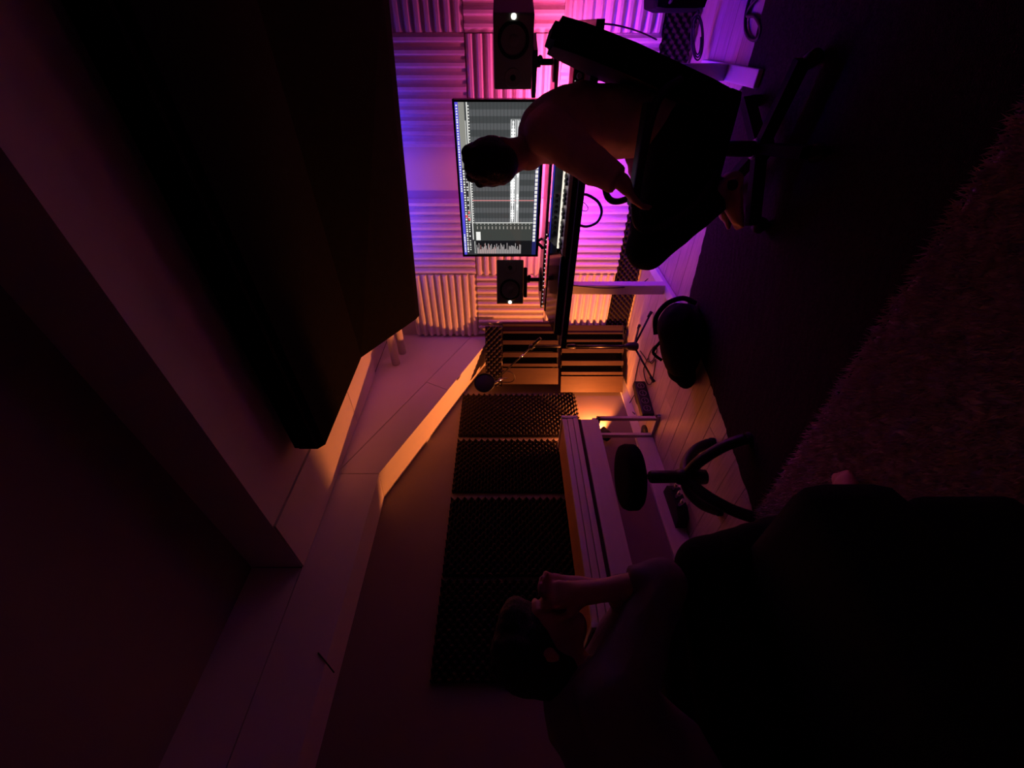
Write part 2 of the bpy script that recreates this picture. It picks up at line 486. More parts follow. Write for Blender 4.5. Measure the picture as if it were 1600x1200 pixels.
bx('edge_batten', M_CLOUD, cl, 0.03, W_, -0.05, -0.028, 0.02, 0.13)
for yy in (0.12, 0.70):
    for xx in (0.06, 1.3):
        MB().tube([(xx, yy, 0.10), (xx, yy, H1 - 2.09)], 0.004, 6).build('hanging_wire', M_METAL, cl)
for yy in (0.02, 0.70):
    MB().prism([(0.0, yy, .01), (-0.03, yy + .015, .03), (0.0, yy + .03, .05)], (0.02, 0, 0)).build('corner_clip', M_TRIM, cl)

# ------------------------------------------------------------------ white wedge foam tiles on the back wall
def tile_mesh(w, h, horizontal):
    mb = MB()
    n = 10
    span = h if horizontal else w
    prof = [(0, 0), (0, 0.018)]
    p = span / n
    for i in range(n):
        a = i * p
        top = 0.052 if i % 3 else 0.046
        prof += [(a + p * .16, 0.020), (a + p * .38, top), (a + p * .66, top), (a + p * .92, 0.020)]
    prof += [(span, 0.018), (span, 0)]
    if horizontal:
        mb.prism([(0, -d, q) for q, d in prof], (w, 0, 0))
    else:
        mb.prism([(q, -d, 0) for q, d in prof], (0, 0, h))
    me = bpy.data.meshes.new('foam_tile')
    bmesh.ops.recalc_face_normals(mb.bm, faces=mb.bm.faces)
    mb.bm.to_mesh(me); mb.bm.free()
    me.materials.append(M_WFOAM)
    return me
TW, TH = 0.606, 0.588
TM = {True: tile_mesh(TW, TH, True), False: tile_mesh(TW, TH, False)}
cols = [-2.20, -1.588, -0.64, -0.03]
rows = [0.215, 0.808, 1.401]
cn = ['leftmost column', 'second column from the left', 'third column from the left', 'rightmost column']
rn = ['lowest row', 'middle row', 'top row']
for ci, cx in enumerate(cols):
    for ri, rz in enumerate(rows):
        hor = (ci + ri) % 2 == 0 if ci < 2 else (ci + ri) % 2 == 1
        o = link('foam_tile', TM[hor], None, (cx + random.uniform(-.004, .004), YB, rz))
        tag(o, f"white foam wall tile with {'level' if hor else 'upright'} ridges, {cn[ci]}, {rn[ri]}", 'foam tile', 'white foam tiles on the back wall')
# charcoal egg-crate foam
def crate(w, h, pitch, depth):
    """pyramid foam sheet in the xz plane, facing -y, origin lower left back"""
    nx, nz = max(1, round(w / pitch)), max(1, round(h / pitch))
    X = np.linspace(0, w, 4 * nx + 1); Z = np.linspace(0, h, 4 * nz + 1)
    V, F = [], []
    for j, z in enumerate(Z):
        for i, x in enumerate(X):
            c_ = math.cos(math.pi * i / 2) * math.cos(math.pi * j / 2) if (i + j) % 2 == 0 else 0.0
            if i % 2 and j % 2: c_ = -0.15
            V.append((x, -depth * (0.55 + 0.45 * c_), z))
    m_ = len(X)
    for j in range(len(Z) - 1):
        for i in range(m_ - 1):
            a, b, c, d = j * m_ + i, j * m_ + i + 1, (j + 1) * m_ + i + 1, (j + 1) * m_ + i
            if (i % 2) == (j % 2): F += [(a, b, c), (a, c, d)]
            else: F += [(a, b, d), (b, c, d)]
    k = len(V)
    V += [(0, 0, 0), (w, 0, 0), (w, 0, h), (0, 0, h)]
    F.append((k, k + 3, k + 2, k + 1))
    F.append([*range(0, m_)][::-1] + [k, k + 1])
    top = [(len(Z) - 1) * m_ + i for i in range(m_)]
    F.append(top + [k + 2, k + 3])
    lf = [j * m_ for j in range(len(Z))]
    F.append(lf + [k + 3, k])
    rt = [j * m_ + m_ - 1 for j in range(len(Z))]
    F.append(rt[::-1] + [k + 1, k + 2])
    me = bpy.data.meshes.new('foam_panel')
    me.from_pydata(V, [], [tuple(f) for f in F]); me.update()
    me.materials.append(M_BFOAM)
    return me
me = crate(0.5, 1.04, 0.05, 0.045)
fy = [2.29, 1.745, 1.135, 0.585]
fn = ['nearest the glowing corner lamp', 'second from the back corner', 'third from the back corner', 'nearest the seated onlooker']
ln = [0.50, 0.495, 0.55, 0.52]
for k in range(4):
    o = link('egg_crate_foam', me if k == 0 else me.copy(), None, (XL + 0.001, fy[k], 0.505))
    o.rotation_euler = (0, 0, math.pi / 2)
    o.scale = (ln[k] / 0.5, 1, 1)
    tag(o, f'tall charcoal egg-crate foam panel above the piano, {fn[k]}', 'foam panel', 'charcoal foam panels on the left wall')
me = crate(0.96, 0.19, 0.05, 0.04)
o = link('egg_crate_foam', me, None, (-2.19, YB, 0.02)); tag(o, 'low strip of charcoal egg-crate foam under the white tiles, left of the seated player', 'foam panel', 'charcoal foam strips along the floor')
o = link('egg_crate_foam', me, None, (-1.22, YB, 0.02)); tag(o, 'low strip of charcoal egg-crate foam under the white tiles behind the player\'s knees', 'foam panel', 'charcoal foam strips along the floor')
o = link('egg_crate_foam', me, None, (-0.25, YB, 0.02)); tag(o, 'low strip of charcoal egg-crate foam under the white tiles at the right edge', 'foam panel', 'charcoal foam strips along the floor')
me = crate(0.55, 0.15, 0.05, 0.05)
o = link('egg_crate_foam', me, None, (-2.53, 2.865, 1.185)); o.rotation_euler = (0, 0, math.atan2(0.36, 0.57)); tag(o, 'short charcoal egg-crate foam strip above the wooden diffusers', 'foam panel')

# ------------------------------------------------------------------ wooden diffusers in the corner
DA = math.atan2(0.36, 0.57)
def diffuser(z0, h, x0, y0, w, label):
    t = thing('wood_diffuser', label, 'diffuser', (x0, y0, z0), DA, 'wooden diffusers in the back corner')
    bx('back_board', M_DIFFB, t, 0.004, w - 0.004, 0.075, 0.085, 0.004, h - 0.004)
    bx('side_board', M_DIFF, t, 0, 0.15, -0.01, 0.010, 0, h, 0.001)
    bx('side_board', M_DIFF, t, w - 0.075, w, 0.040, 0.060, 0, h, 0.001)
    bx('end_board', M_DIFFB, t, 0.15, w - 0.012, 0.03, 0.08, 0, 0.010)
    bx('end_board', M_DIFFB, t, 0.15, w - 0.012, 0.03, 0.08, h - 0.010, h)
    for (a, b, d) in ((0.163, 0.190, -0.005), (0.250, 0.292, -0.012), (0.365, 0.402, 0.0), (0.465, 0.485, 0.015), (0.535, 0.550, 0.03)):
        bx('slat', M_DIFF, t, a, b, d, d + 0.05, 0.004, h - 0.004, 0.001)
    return t
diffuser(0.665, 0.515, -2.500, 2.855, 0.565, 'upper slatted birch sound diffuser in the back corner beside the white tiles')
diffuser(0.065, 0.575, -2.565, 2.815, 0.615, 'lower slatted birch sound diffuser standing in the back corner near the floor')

# ------------------------------------------------------------------ desk
DX0, DX1, DY0, DY1, DH = -1.575, 0.02, 2.16, 2.90, 0.79
dk = thing('desk', 'white desk with dark edge on two pillar legs', 'desk', (-0.78, 2.53, 0))
def L(o, x, y): return (x - o.location.x, y - o.location.y)
ox, oy = dk.location.x, dk.location.y
bx('desk_top', mat('desk_dark_top', (0.05, 0.04, 0.05), 0.35, noise=0.1, scale=8), dk, DX0 - ox, DX1 - ox, DY0 - oy, DY1 - oy, DH - 0.028, DH, 0.004)
bx('edge_band', M_BLACK, dk, DX0 - ox, DX1 - ox, DY0 - oy - 0.006, DY0 - oy + 0.002, DH - 0.032, DH + 0.002, 0.002)
for lx in (-1.40, -0.18):
    bx('leg', M_WHITE, dk, lx - 0.035 - ox, lx + 0.035 - ox, 2.60 - oy, 2.665 - oy, 0.03, DH - 0.04, 0.004)
    bx('foot', M_WHITE, dk, lx - 0.035 - ox, lx + 0.035 - ox, 2.27 - oy, 2.97 - oy, 0.004, 0.034, 0.006)
    bx('top_bracket', M_DMETAL, dk, lx - 0.03 - ox, lx + 0.03 - ox, 2.30 - oy, 2.86 - oy, DH - 0.040, DH - 0.028, 0.002)
bx('crossbar', M_WHITE, dk, -1.37 - ox, -0.21 - ox, 2.61 - oy, 2.65 - oy, DH - 0.075, DH - 0.042, 0.003)
bx('cable_tray', M_BLACK, dk, -1.25 - ox, -0.4 - ox, 2.70 - oy, 2.82 - oy, DH - 0.075, DH - 0.03)
# riser shelf
rs = thing('riser_shelf', 'long silver riser shelf along the back of the desk', 'shelf', (-0.79, 2.78, DH))
bx('shelf_board', M_ALU, rs, -0.775, 0.79, -0.14, 0.12, 0.087, 0.105, 0.002)
for xx in (-0.76, -0.25, 0.27, 0.77):
    bx('shelf_support', M_BLACK, rs, xx - 0.012, xx + 0.012, -0.11, 0.11, 0.0, 0.087)
RH = DH + 0.105
# light strips
def led(name, label, x0, x1, y, z, m, dy=0.006, dz=0.004, n=30):
    t = thing(name, label, 'light strip', ((x0 + x1) / 2, y, z))
    w = (x1 - x0) / 2
    bx('tape', M_WHITE, t, -w, w, -dy, dy, -dz * .5, dz * .5)
    mb = MB()
    for k in range(n):
        c = -w + (k + .5) * 2 * w / n
        mb.box(c - .004, c + .004, -dy * .6, dy * .6, -dz * 1.0, dz * 1.0)
    mb.build('diodes', m, t)['kind'] = 'stuff'
    return t
led('light_strip', 'pink light strip stuck behind the riser shelf', -1.2, -0.04, 2.915, RH - 0.01, E_PINK)
led('light_strip', 'violet light strip stuck under the rear of the desk top', -1.2, -0.04, 2.885, DH - 0.034, E_VIOLET)
bs = led('light_strip', 'blue light strip on a wall bracket above the white tiles', -1.43, -0.33, 3.00, 2.012, E_BLUE)
for xx in (-0.45, 0.45): bx('bracket', M_METAL, bs, xx - 0.01, xx + 0.01, -0.01, 0.25, 0.002, 0.008)
# little white dots along the riser front edge
t = thing('indicator_row', 'row of tiny white lights along the front of the riser shelf', 'light strip', (-1.30, 2.637, RH - 0.012))
bx('tape', M_BLACK, t, -0.26, 0.30, -0.002, 0.002, -0.004, 0.004)
mb = MB()
for k in range(17): mb.box(-0.25 + k * 0.033, -0.25 + k * 0.033 + 0.006, -0.005, -0.001, -0.003, 0.003)
mb.build('light_dots', E_DOT, t)['kind'] = 'stuff'

# ------------------------------------------------------------------ television with an audio editing program
TVX0, TVX1, TVY, TVZ0, TVZ1 = -1.212, -0.306, 2.74, 0.925, 1.447
TW2, THT = TVX1 - TVX0, TVZ1 - TVZ0
tv = thing('television', 'large black flat television showing an audio editing program', 'television', ((TVX0 + TVX1) / 2, TVY, RH))
z0 = TVZ0 - RH
fr = MB()
b = 0.013
fr.box(-TW2 / 2, TW2 / 2, 0.0, 0.045, z0, z0 + THT, None, 0.004)
fr.build('back_shell', M_BLACK, tv)
for (x0, x1, q0, q1) in ((-TW2 / 2, TW2 / 2, z0, z0 + 0.018), (-TW2 / 2, TW2 / 2, z0 + THT - b, z0 + THT), (-TW2 / 2, -TW2 / 2 + b, z0, z0 + THT), (TW2 / 2 - b, TW2 / 2, z0, z0 + THT)):
    bx('bezel', M_GLOSS, tv, x0, x1, -0.010, 0.002, q0, q1, 0.002)
for sx in (-1, 1):
    MB().tube([(sx * 0.36, 0.02, z0 + 0.01), (sx * 0.37, -0.06, 0.005)], 0.010, 8).tube([(sx * 0.36, 0.02, z0 + 0.01), (sx * 0.37, 0.10, 0.005)], 0.010, 8).build('foot', M_BLACK, tv)
SX0, SX1, SZ0, SZ1 = -TW2 / 2 + b, TW2 / 2 - b, z0 + 0.018, z0 + THT - b
def srect(mb, fx0, fx1, fy0, fy1, d):
    x0, x1 = SX0 + fx0 * (SX1 - SX0), SX0 + fx1 * (SX1 - SX0)
    q1, q0 = SZ1 - fy0 * (SZ1 - SZ0), SZ1 - fy1 * (SZ1 - SZ0)
    mb.poly([(x0, -d, q0), (x1, -d, q0), (x1, -d, q1), (x0, -d, q1)], [(0, 1, 2, 3)])
def slayer(name, rects, d, col, st, parent):
    mb = MB()
    for r in rects: srect(mb, *r, d)
    return mb.build(name, emit('screen_' + name, col, st), parent)
scr = slayer('screen', [(0, 1, 0, 1)], 0.002, (0.055, 0.06, 0.062), 1.0, tv)
slayer('lane_stripes', [(0.245 + k * 0.0755, 0.245 + k * 0.0755 + 0.036, 0.155, 0.945) for k in range(10)], 0.0026, (0.095, 0.10, 0.105), 1.0, scr)
slayer('lane_lines', [(0.245, 1.0, 0.155 + k * 0.0405, 0.155 + k * 0.0405 + 0.004) for k in range(19)], 0.0030, (0.03, 0.033, 0.035), 1.0, scr)
slayer('menu_bar', [(0, 1, 0, 0.035)], 0.0026, (0.10, 0.08, 0.75), 1.0, scr)
slayer('dock_bar', [(0, 1, 0.945, 1.0)], 0.0026, (0.018, 0.018, 0.12), 1.0, scr)
slayer('tool_bar', [(0, 0.62, 0.035, 0.145)], 0.0026, (0.035, 0.035, 0.04), 1.0, scr)
slayer('tool_bar_light', [(0.62, 1, 0.035, 0.105)], 0.0026, (0.27, 0.27, 0.24), 1.0, scr)
slayer('inspector', [(0.115, 0.245, 0.145, 0.945)], 0.0028, (0.05, 0.055, 0.05), 1.0, scr)
slayer('browser', [(0, 0.112, 0.17, 0.945)], 0.0030, (0.008, 0.008, 0.010), 1.0, scr)
R = []
for k in range(46):                                  # menu text
    f = 0.28 + k * 0.0155
    if k < 12: f = 0.02 + k * 0.012
    R.append((f, f + random.uniform(0.006, 0.012), 0.008, 0.026))
R = [r for r in R if r[0] > 0.45 or r[0] < 0.17]
for k in range(34):                                  # transport buttons
    f = 0.02 + k * 0.0175
    R.append((f, f + random.uniform(0.007, 0.013), 0.045, 0.066))
    if random.random() < 0.7: R.append((f, f + random.uniform(0.005, 0.012), 0.082, 0.100))
R += [(0.12, 1.0, 0.128, 0.140), (0.245, 0.9, 0.108, 0.114)]
for k in range(44): R.append((0.245 + k * 0.017, 0.245 + k * 0.017 + 0.008, 0.146, 0.157))
for k in range(9): R.append((0.012 + 0.011 * k, 0.018 + 0.011 * k, 0.146, 0.156))
R.append((0.115, 0.18, 0.175, 0.235))
for k in range(15):
    R.append((0.235, 0.240, 0.19 + k * 0.0505, 0.198 + k * 0.0505))
R += [(0.245, 0.250, 0.17, 0.945)]
slayer('white_text', R, 0.0036, (0.9, 0.9, 0.86), 1.0, scr)
slayer('track_names', [(0.20, 0.222, 0.19 + k * 0.0505, 0.203 + k * 0.0505) for k in range(15)], 0.0036, (0.33, 0.31, 0.28), 1.0, scr)
slayer('browser_text', [(0.008, 0.008 + random.uniform(0.03, 0.085), 0.175 + k * 0.0145, 0.182 + k * 0.0145) for k in range(43)], 0.0036, (0.55, 0.50, 0.50), 1.0, scr)
slayer('browser_text_red', [(0.008, 0.008 + random.uniform(0.03, 0.08), 0.20 + k * 0.029, 0.205 + k * 0.029) for k in range(9)], 0.0040, (0.6, 0.25, 0.22), 1.0, scr)
slayer('red_buttons', [(0.285, 0.305, 0.045, 0.075), (0.265, 0.282, 0.082, 0.105), (0.315, 0.33, 0.085, 0.105)], 0.0042, (0.8, 0.10, 0.12), 1.0, scr)
slayer('play_line', [(0.405, 0.410, 0.145, 0.945)], 0.0042, (0.75, 0.25, 0.25), 1.0, scr)
R = [(0.25, 0.905, 0.640, 0.646), (0.25, 0.905, 0.694, 0.700), (0.25, 0.905, 0.716, 0.722), (0.25, 0.905, 0.742, 0.747)]
for k in range(150):
    f = 0.255 + k * 0.0043
    a = 0.006 + 0.018 * abs(math.sin(k * 0.13) * math.sin(k * 0.71 + 1)) + (0.008 if 40 < k < 110 else 0)
    R.append((f, f + 0.0043, 0.668 - a, 0.668 + a))
    c = 0.003 + (0.016 if 18 < k < 46 or 70 < k < 86 else 0.0) * random.random()
    R.append((f, f + 0.0043, 0.731 - c, 0.731 + c))
slayer('waveforms', R, 0.0044, (1.0, 1.0, 1.0), 1.0, scr)
slayer('wave_background', [(0.245, 0.91, 0.636, 0.71), (0.245, 0.91, 0.712, 0.75)], 0.0034, (0.20, 0.21, 0.21), 1.0, scr)
mb = MB()
for k in range(26):
    c = 0.115 + k * 0.0268
    w = 0.0105
    srect(mb, c - w, c + w, 0.951, 0.985, 0.0036)
mb.build('dock_icons', emit('screen_icons', (0.85, 0.82, 0.80), 1.0), scr)

# ------------------------------------------------------------------ studio monitors lying on their sides
def speaker(center, rz, flip, label):
    """cabinet lies on its side, front towards -y; flip=+1 puts the tweeter on the right"""
    Lx, Hz, Dp = 0.300, 0.187, 0.24
    t = thing('studio_monitor', label, 'speaker', center, rz, 'studio monitors on the riser shelf')
    MB().box(-Lx / 2, Lx / 2, 0.0, Dp, -Hz / 2, Hz / 2, None, 0.008).build('cabinet', M_SPK, t)
    rot = Matrix.Rotation(math.radians(90), 4, 'X')
    wx = -flip * 0.052
    def at(x): return Matrix.Translation((x, 0, 0)) @ rot
    w = MB().lathe([(0.074, -0.004), (0.074, 0.004), (0.070, 0.007), (0.062, 0.007), (0.058, 0.003)], 40, at(wx), False).build('woofer_surround', M_RUBBER, t)
    MB().lathe([(0.059, 0.003), (0.054, 0.0), (0.026, -0.004), (0.0255, -0.004)], 40, at(wx), False).build('woofer_cone', M_CONE, t)
    MB().ball((wx, 0.004, 0), 0.026, 3, (1, 0.35, 1)).build('dust_cap', M_CONE, t)
    tx = flip * 0.098
    MB().lathe([(0.042, -0.002), (0.042, 0.002), (0.038, 0.003), (0.018, -0.004), (0.0175, -0.004)], 32, at(tx), False).build('tweeter_horn', M_SPK, t)
    MB().ball((tx, 0.004, 0), 0.016, 3, (1, 0.5, 1)).build('tweeter_dome', M_RUBBER, t)
    MB().lathe([(0.011, -0.001), (0.011, 0.002)], 20, at(-flip * 0.1375)).build('logo_light', E_LED, t)
    bx('rear_panel', M_DMETAL, t, -0.10, 0.10, Dp, Dp + 0.006, -0.07, 0.07, 0.001)
    return t
SPZ = 1.092
pL = atY(797, 441, 2.62)
speaker((pL.x, 2.62, pL.z), math.radians(25), 1, 'black studio monitor on its side, left of the television')
pR = atY(802, 84, 2.50)
speaker((pR.x, 2.50, pR.z), math.radians(-16), -1, 'black studio monitor on its side, right of the television')
def sstand(x, y, top, rz, label):
    t = thing('speaker_stand', label, 'stand', (x, y, RH), rz, 'stands under the studio monitors')
    h = top - RH
    MB().lathe([(0.085, 0.0), (0.085, 0.008), (0.07, 0.012), (0.02, 0.014)], 28).build('base_disc', M_BLACK, t)
    MB().lathe([(0.014, 0.01), (0.014, h - 0.05), (0.022, h - 0.05), (0.024, h - 0.03), (0.012, h - 0.02)], 18).build('post', M_BLACK, t)
    MB().ball((0.02, -0.012, h - 0.045), 0.014, 2).build('clamp_knob', M_BLACK, t)
    bx('cradle_plate', M_BLACK, t, -0.12, 0.085, -0.11, 0.11, h - 0.026, h - 0.004, 0.004)
    return t
sstand(pL.x - 0.04, 2.74, pL.z - 0.0945, math.radians(25), 'small black stand with round base under the left studio monitor')
sstand(pR.x - 0.04, 2.68, pR.z - 0.0945, math.radians(-16), 'small black stand with round base under the right studio monitor')

# ------------------------------------------------------------------ things on the desk
t = thing('control_surface', 'long glossy black control surface lying at the left end of the desk', 'console', (-1.265, 2.38, DH))
MB().prism([(-0.27, -0.14, 0.0), (-0.27, -0.14, 0.036), (-0.27, 0.17, 0.082), (-0.27, 0.17, 0.0)], (0.54, 0, 0)).build('body', M_GLOSS, t)
for yy, zz in ((-0.128, 0.040), (0.160, 0.083)):
    MB().tube([(-0.265, yy, zz), (0.265, yy, zz)], 0.004, 8).build('trim_rail', M_METAL, t)
t = thing('midi_keyboard', 'black keyboard controller with white keys below the television', 'keyboard', (-0.63, 2.37, DH))
MB().prism([(-0.37, -0.02, 0.0), (-0.37, -0.02, 0.045), (-0.37, 0.13, 0.096), (-0.37, 0.13, 0.0)], (0.74, 0, 0)).build('body', M_GLOSS, t)
bx('key_bed', M_BLACK, t, -0.37, 0.37, -0.15, -0.02, 0.0, 0.022)
for k in range(29):
    bx('white_key', M_KEYW, t, -0.352 + k * 0.0243, -0.352 + k * 0.0243 + 0.0232, -0.145, -0.022, 0.022, 0.040, 0.001)
for k in range(29):
    if k % 7 in (0, 1, 3, 4, 5) and k < 28:
        bx('black_key', M_BLACK, t, -0.352 + k * 0.0243 + 0.017, -0.352 + k * 0.0243 + 0.030, -0.10, -0.022, 0.040, 0.050, 0.001)
for k in range(8):
    MB().lathe([(0.009, 0), (0.008, 0.014), (0.006, 0.015)], 12, Matrix.Translation((-0.30 + 0.03 * k, 0.06, 0.066))).build('knob', M_DMETAL, t)
bx('reflection_strip', emit('blue_reflection', (0.05, 0.04, 0.7), 0.5), t, -0.36, 0.30, 0.108, 0.116, 0.088, 0.0945)  # glowing strip standing in for a blue reflection on the gloss body
t = thing('light_bar', 'slim white glowing light bar lying along the keyboard keys', 'lamp', (-0.70, 2.345, DH + 0.052))
MB().tube([(-0.30, 0, 0), (0.30, 0, 0)], 0.006, 10).build('tube', emit('bar_white', (1.0, 0.9, 0.75), 1.1), t)
for xx in (-0.30, 0.30): MB().tube([(xx - 0.012, 0, 0), (xx + 0.012, 0, 0)], 0.008, 10).build('end_cap', M_BLACK, t)
# red audio interface, at the right of the desk
t = thing('audio_interface', 'dark red audio interface with small lights beside the right speaker', 'audio interface', (-0.16, 2.36, DH))
bx('case', M_RED, t, -0.10, 0.10, -0.06, 0.08, 0.004, 0.056, 0.004)
bx('face_plate', M_BLACK, t, -0.095, 0.095, -0.063, -0.059, 0.008, 0.052, 0.001)
for k in range(3):
    MB().lathe([(0.012, 0), (0.012, 0.012), (0.010, 0.014)], 16, Matrix.Translation((-0.06 + k * 0.05, -0.063, 0.03)) @ Matrix.Rotation(math.radians(90), 4, 'X')).build('knob', M_METAL, t)
mb = MB()
for k in range(3): mb.box(-0.08 + k * 0.05, -0.077 + k * 0.05, -0.0645, -0.0625, 0.044, 0.047)
mb.build('lights', E_DOT, t)
t = thing('drinking_glass', 'small red tinted glass on the right end of the desk', 'glass', (-0.035, 2.24, DH))
MB().lathe([(0.026, 0.0), (0.030, 0.07), (0.028, 0.07), (0.024, 0.006)], 24, None, False).build('bowl', M_GLASSR, t)
MB().lathe([(0.024, 0.006), (0.025, 0.03)], 20).build('drink', mat('red_drink', (0.4, 0.02, 0.03), 0.1, noise=0.1), t)

# ------------------------------------------------------------------ cables
def cable(name, label, pts, r=0.004, k=8, m=None, cat='cable'):
    o = MB().tube(pts, r, 8, True, k).build(name, m or M_CABLE)
    return tag(o, label, cat)
ring = []
for k in range(13):
    a = math.radians(200 + k * 280 / 12 - 90)
    ring.append((-1.13 + 0.125 * math.cos(a - 1.2), 2.80, 0.68 + 0.155 * math.sin(a - 1.2)))
p0 = atY(905, 308, 2.80); p1 = atY(916, 304, 2.80); p2 = atY(934, 315, 2.80); p3 = atY(940, 331, 2.80); p4 = atY(933, 347, 2.80); p5 = atY(917, 354, 2.80); p6 = atY(902, 351, 2.80)
cable('hanging_cable', 'thick dark cable hanging in a loop below the desk', [p0 + Vector((0, 0, .03)), p0, p1, p2, p3, p4, p5, p6, p6 + Vector((0, 0, .03))], 0.009)
q = [atY(900, 300, 2.82), atY(905, 313, 2.82), atY(914, 318, 2.82), atY(919, 326, 2.82), atY(914, 330, 2.82), atY(902, 325, 2.82), atY(898, 330, 2.82)]
cable('hanging_cable', 'thin wires tangled under the middle of the desk', q, 0.0025)
cable('hanging_cable', 'thin cable slung along the left desk leg to the floor', [atY(895, 446, 2.59), atY(915, 448, 2.58), atY(940, 450, 2.58), atY(975, 449, 2.60), atY(1000, 444, 2.75), atY(1012, 436, 2.95)], 0.004)
cable('hanging_cable', 'thin cable sagging from the right end of the desk', [atY(916, 44, 2.3), atY(930, 37, 2.45), atY(965, 40, 2.75), atY(1000, 50, 3.0), atY(1026, 62, 3.14)], 0.004)
pts = []
for k in range(26):
    a = k * 2 * math.pi / 9
    c = atY(1090 + (5 + k * 0.22) * math.cos(a), 58 + (26 + 0.5 * k) * math.sin(a), 2.95 + 0.012 * (k % 5))
    pts.append(c)
cable('cable_coil', 'coil of thin cable hanging below the right end of the desk', pts, 0.004, 6)
pts = [atZ(x, y, 0.012) for x, y in ((1172, -4), (1166, 20), (1165, 45), (1172, 60), (1184, 61), (1189, 45), (1180, 26), (1168, 24), (1174, 8), (1190, -8))]
cable('cable_coil', 'loop of black cable lying on the floor at the right edge', pts, 0.008, 8)
pts = [atZ(x, y, 0.010) for x, y in ((1166, 130), (1152, 146), (1132, 158), (1124, 162), (1134, 175), (1148, 190))]
cable('floor_cable', 'thin cable crossing the floor behind the office chair', pts, 0.005, 8)
# left corner cables
pts = [atZ(x, y, 0.008) for x, y in ((1000, 548), (1006, 556), (1012, 565), (1020, 563), (1026, 548), (1024, 540), (1017, 548), (1013, 560), (1018, 568), (1024, 562), (1022, 580), (1018, 598), (1012, 600), (1007, 588), (1006, 575), (1012, 560))]
cable('floor_cable', 'tangle of thin cable on the floor beside the microphone stand', pts, 0.004, 8)
pts = [atZ(x, y, 0.008) for x, y in ((1001, 556), (996, 575), (992, 595), (991, 612), (994, 628), (998, 634))]
cable('floor_cable', 'thin cable leading from the microphone stand to the power strip', pts, 0.004, 8)
pts = [atZ(x, y, 0.02) for x, y in ((1008, 606), (1004, 604), (998, 608), (992, 616), (986, 626), (983, 632), (985, 640), (992, 647))]
cable('floor_cable', 'thin cable curling from the power strip to the wall', pts, 0.004, 8)

cable('stray_wire', 'short dark wire poking out below the soffit at the near left', [atX(x, y, XP + 0.004) for x, y in ((497, 1020), (508, 1033), (522, 1051))], 0.003, 6)

# ------------------------------------------------------------------ power strip on the floor
pc = atZ(1008, 624, 0.03)
t = thing('power_strip', 'chunky black power strip on the floor by the piano end', 'power strip', (pc.x, pc.y, 0), math.radians(-8))
MB().box(-0.032, 0.032, -0.17, 0.17, 0.0, 0.095, None, 0.012).build('body', M_BLACK, t)
for k in range(4):
    sm_ = Matrix.Translation((0, -0.115 + k * 0.077, 0.048)) @ Matrix.Rotation(math.radians(90), 4, 'Y')
    MB().lathe([(0.029, 0.030), (0.029, 0.036), (0.024, 0.036), (0.024, 0.029)], 20, sm_, False).build('socket', M_GREY, t)
    for q_ in (-1, 1): MB().lathe([(0.004, 0.031), (0.004, 0.0335)], 8, sm_ @ Matrix.Translation((0, 0.010 * q_, 0))).build('socket_hole', M_METAL, t)
bx('cable_exit', M_RUBBER, t, -0.012, 0.012, -0.205, -0.17, 0.03, 0.06, 0.004)

# ------------------------------------------------------------------ corner lamp (the warm glow)
t = thing('corner_lamp', 'small black lamp glowing orange behind the piano', 'lamp', (LAMP[0], LAMP[1], 0))
MB().lathe([(0.075, 0.0), (0.075, 0.012), (0.02, 0.02)], 24).build('base', M_BLACK, t)
MB().lathe([(0.010, 0.015), (0.010, LAMP[2] - 0.03)], 12).build('post', M_BLACK, t)
lm = Matrix.Translation((0, 0, LAMP[2])) @ LDIR.to_track_quat('Z', 'Y').to_matrix().to_4x4()
MB().lathe([(0.015, -0.06), (0.040, -0.05), (0.052, 0.035), (0.049, 0.035), (0.037, -0.04), (0.012, -0.05)], 24, lm, False).build('cup', M_BLACK, t)
MB().lathe([(0.046, 0.015), (0.046, 0.020)], 24, lm).build('diffuser_glass', E_BULB, t)

# ------------------------------------------------------------------ microphone stand
sp = atZ(1010, 547, 0.0)
MX, MY = -1.90, 2.62
ms = thing('microphone_stand', 'black tripod microphone stand with boom arm in front of the diffusers', 'stand', (MX, MY, 0))
def rel(p): return Vector(p) - Vector((MX, MY, 0))
hub = Vector((0, 0, 0.17))
top = Vector((0, 0, 0.95))
MB().tube([hub + Vector((0, 0, -.05)), (0, 0, 0.62)], 0.011, 12).tube([(0, 0, .60), top], 0.008, 12).build('pole', M_DMETAL, ms)
MB().lathe([(0.018, 0.60), (0.020, 0.62), (0.018, 0.66), (0.010, 0.67)], 16).build('height_clutch', M_BLACK, ms)
MB().lathe([(0.012, 0.22), (0.03, 0.19), (0.036, 0.13), (0.026, 0.11), (0.012, 0.11)], 18).build('leg_hub', M_BLACK, ms)
f1 = rel(atZ(1018, 487, 0.012)); f2 = rel(atZ(1022, 597, 0.012)); f3 = Vector((-0.02, 0.33, 0.012))
for f_ in (f1, f2, f3):
    f_ = Vector((f_.x, f_.y, 0)).normalized() * min(0.34, Vector((f_.x, f_.y, 0)).length) + Vector((0, 0, 0.012))
    lg = MB().tube([hub + Vector((0, 0, -.03)), f_], 0.008, 10).build('leg', M_BLACK, ms)
    MB().tube([f_ + (hub - f_).normalized() * 0.05, f_], [0.010, 0.013], 10).build('rubber_foot', M_RUBBER, lg)
bk_ = rel(atY(842, 531, MY)); mc = rel(atY(770, 598, MY - 0.04))
MB().tube([bk_, (bk_ + mc) / 2, mc], 0.006, 10).build('boom', M_DMETAL, ms)
cw = (mc - bk_).normalized()
jt = bk_ + cw * (top - bk_).dot(cw)
MB().tube([top + Vector((0, 0, -.03)), jt], 0.012, 12).ball(jt, 0.022, 2).tube([jt + Vector((0, -.03, 0)), jt + Vector((0, .03, 0))], 0.012, 10).build('boom_clutch', M_BLACK, ms)
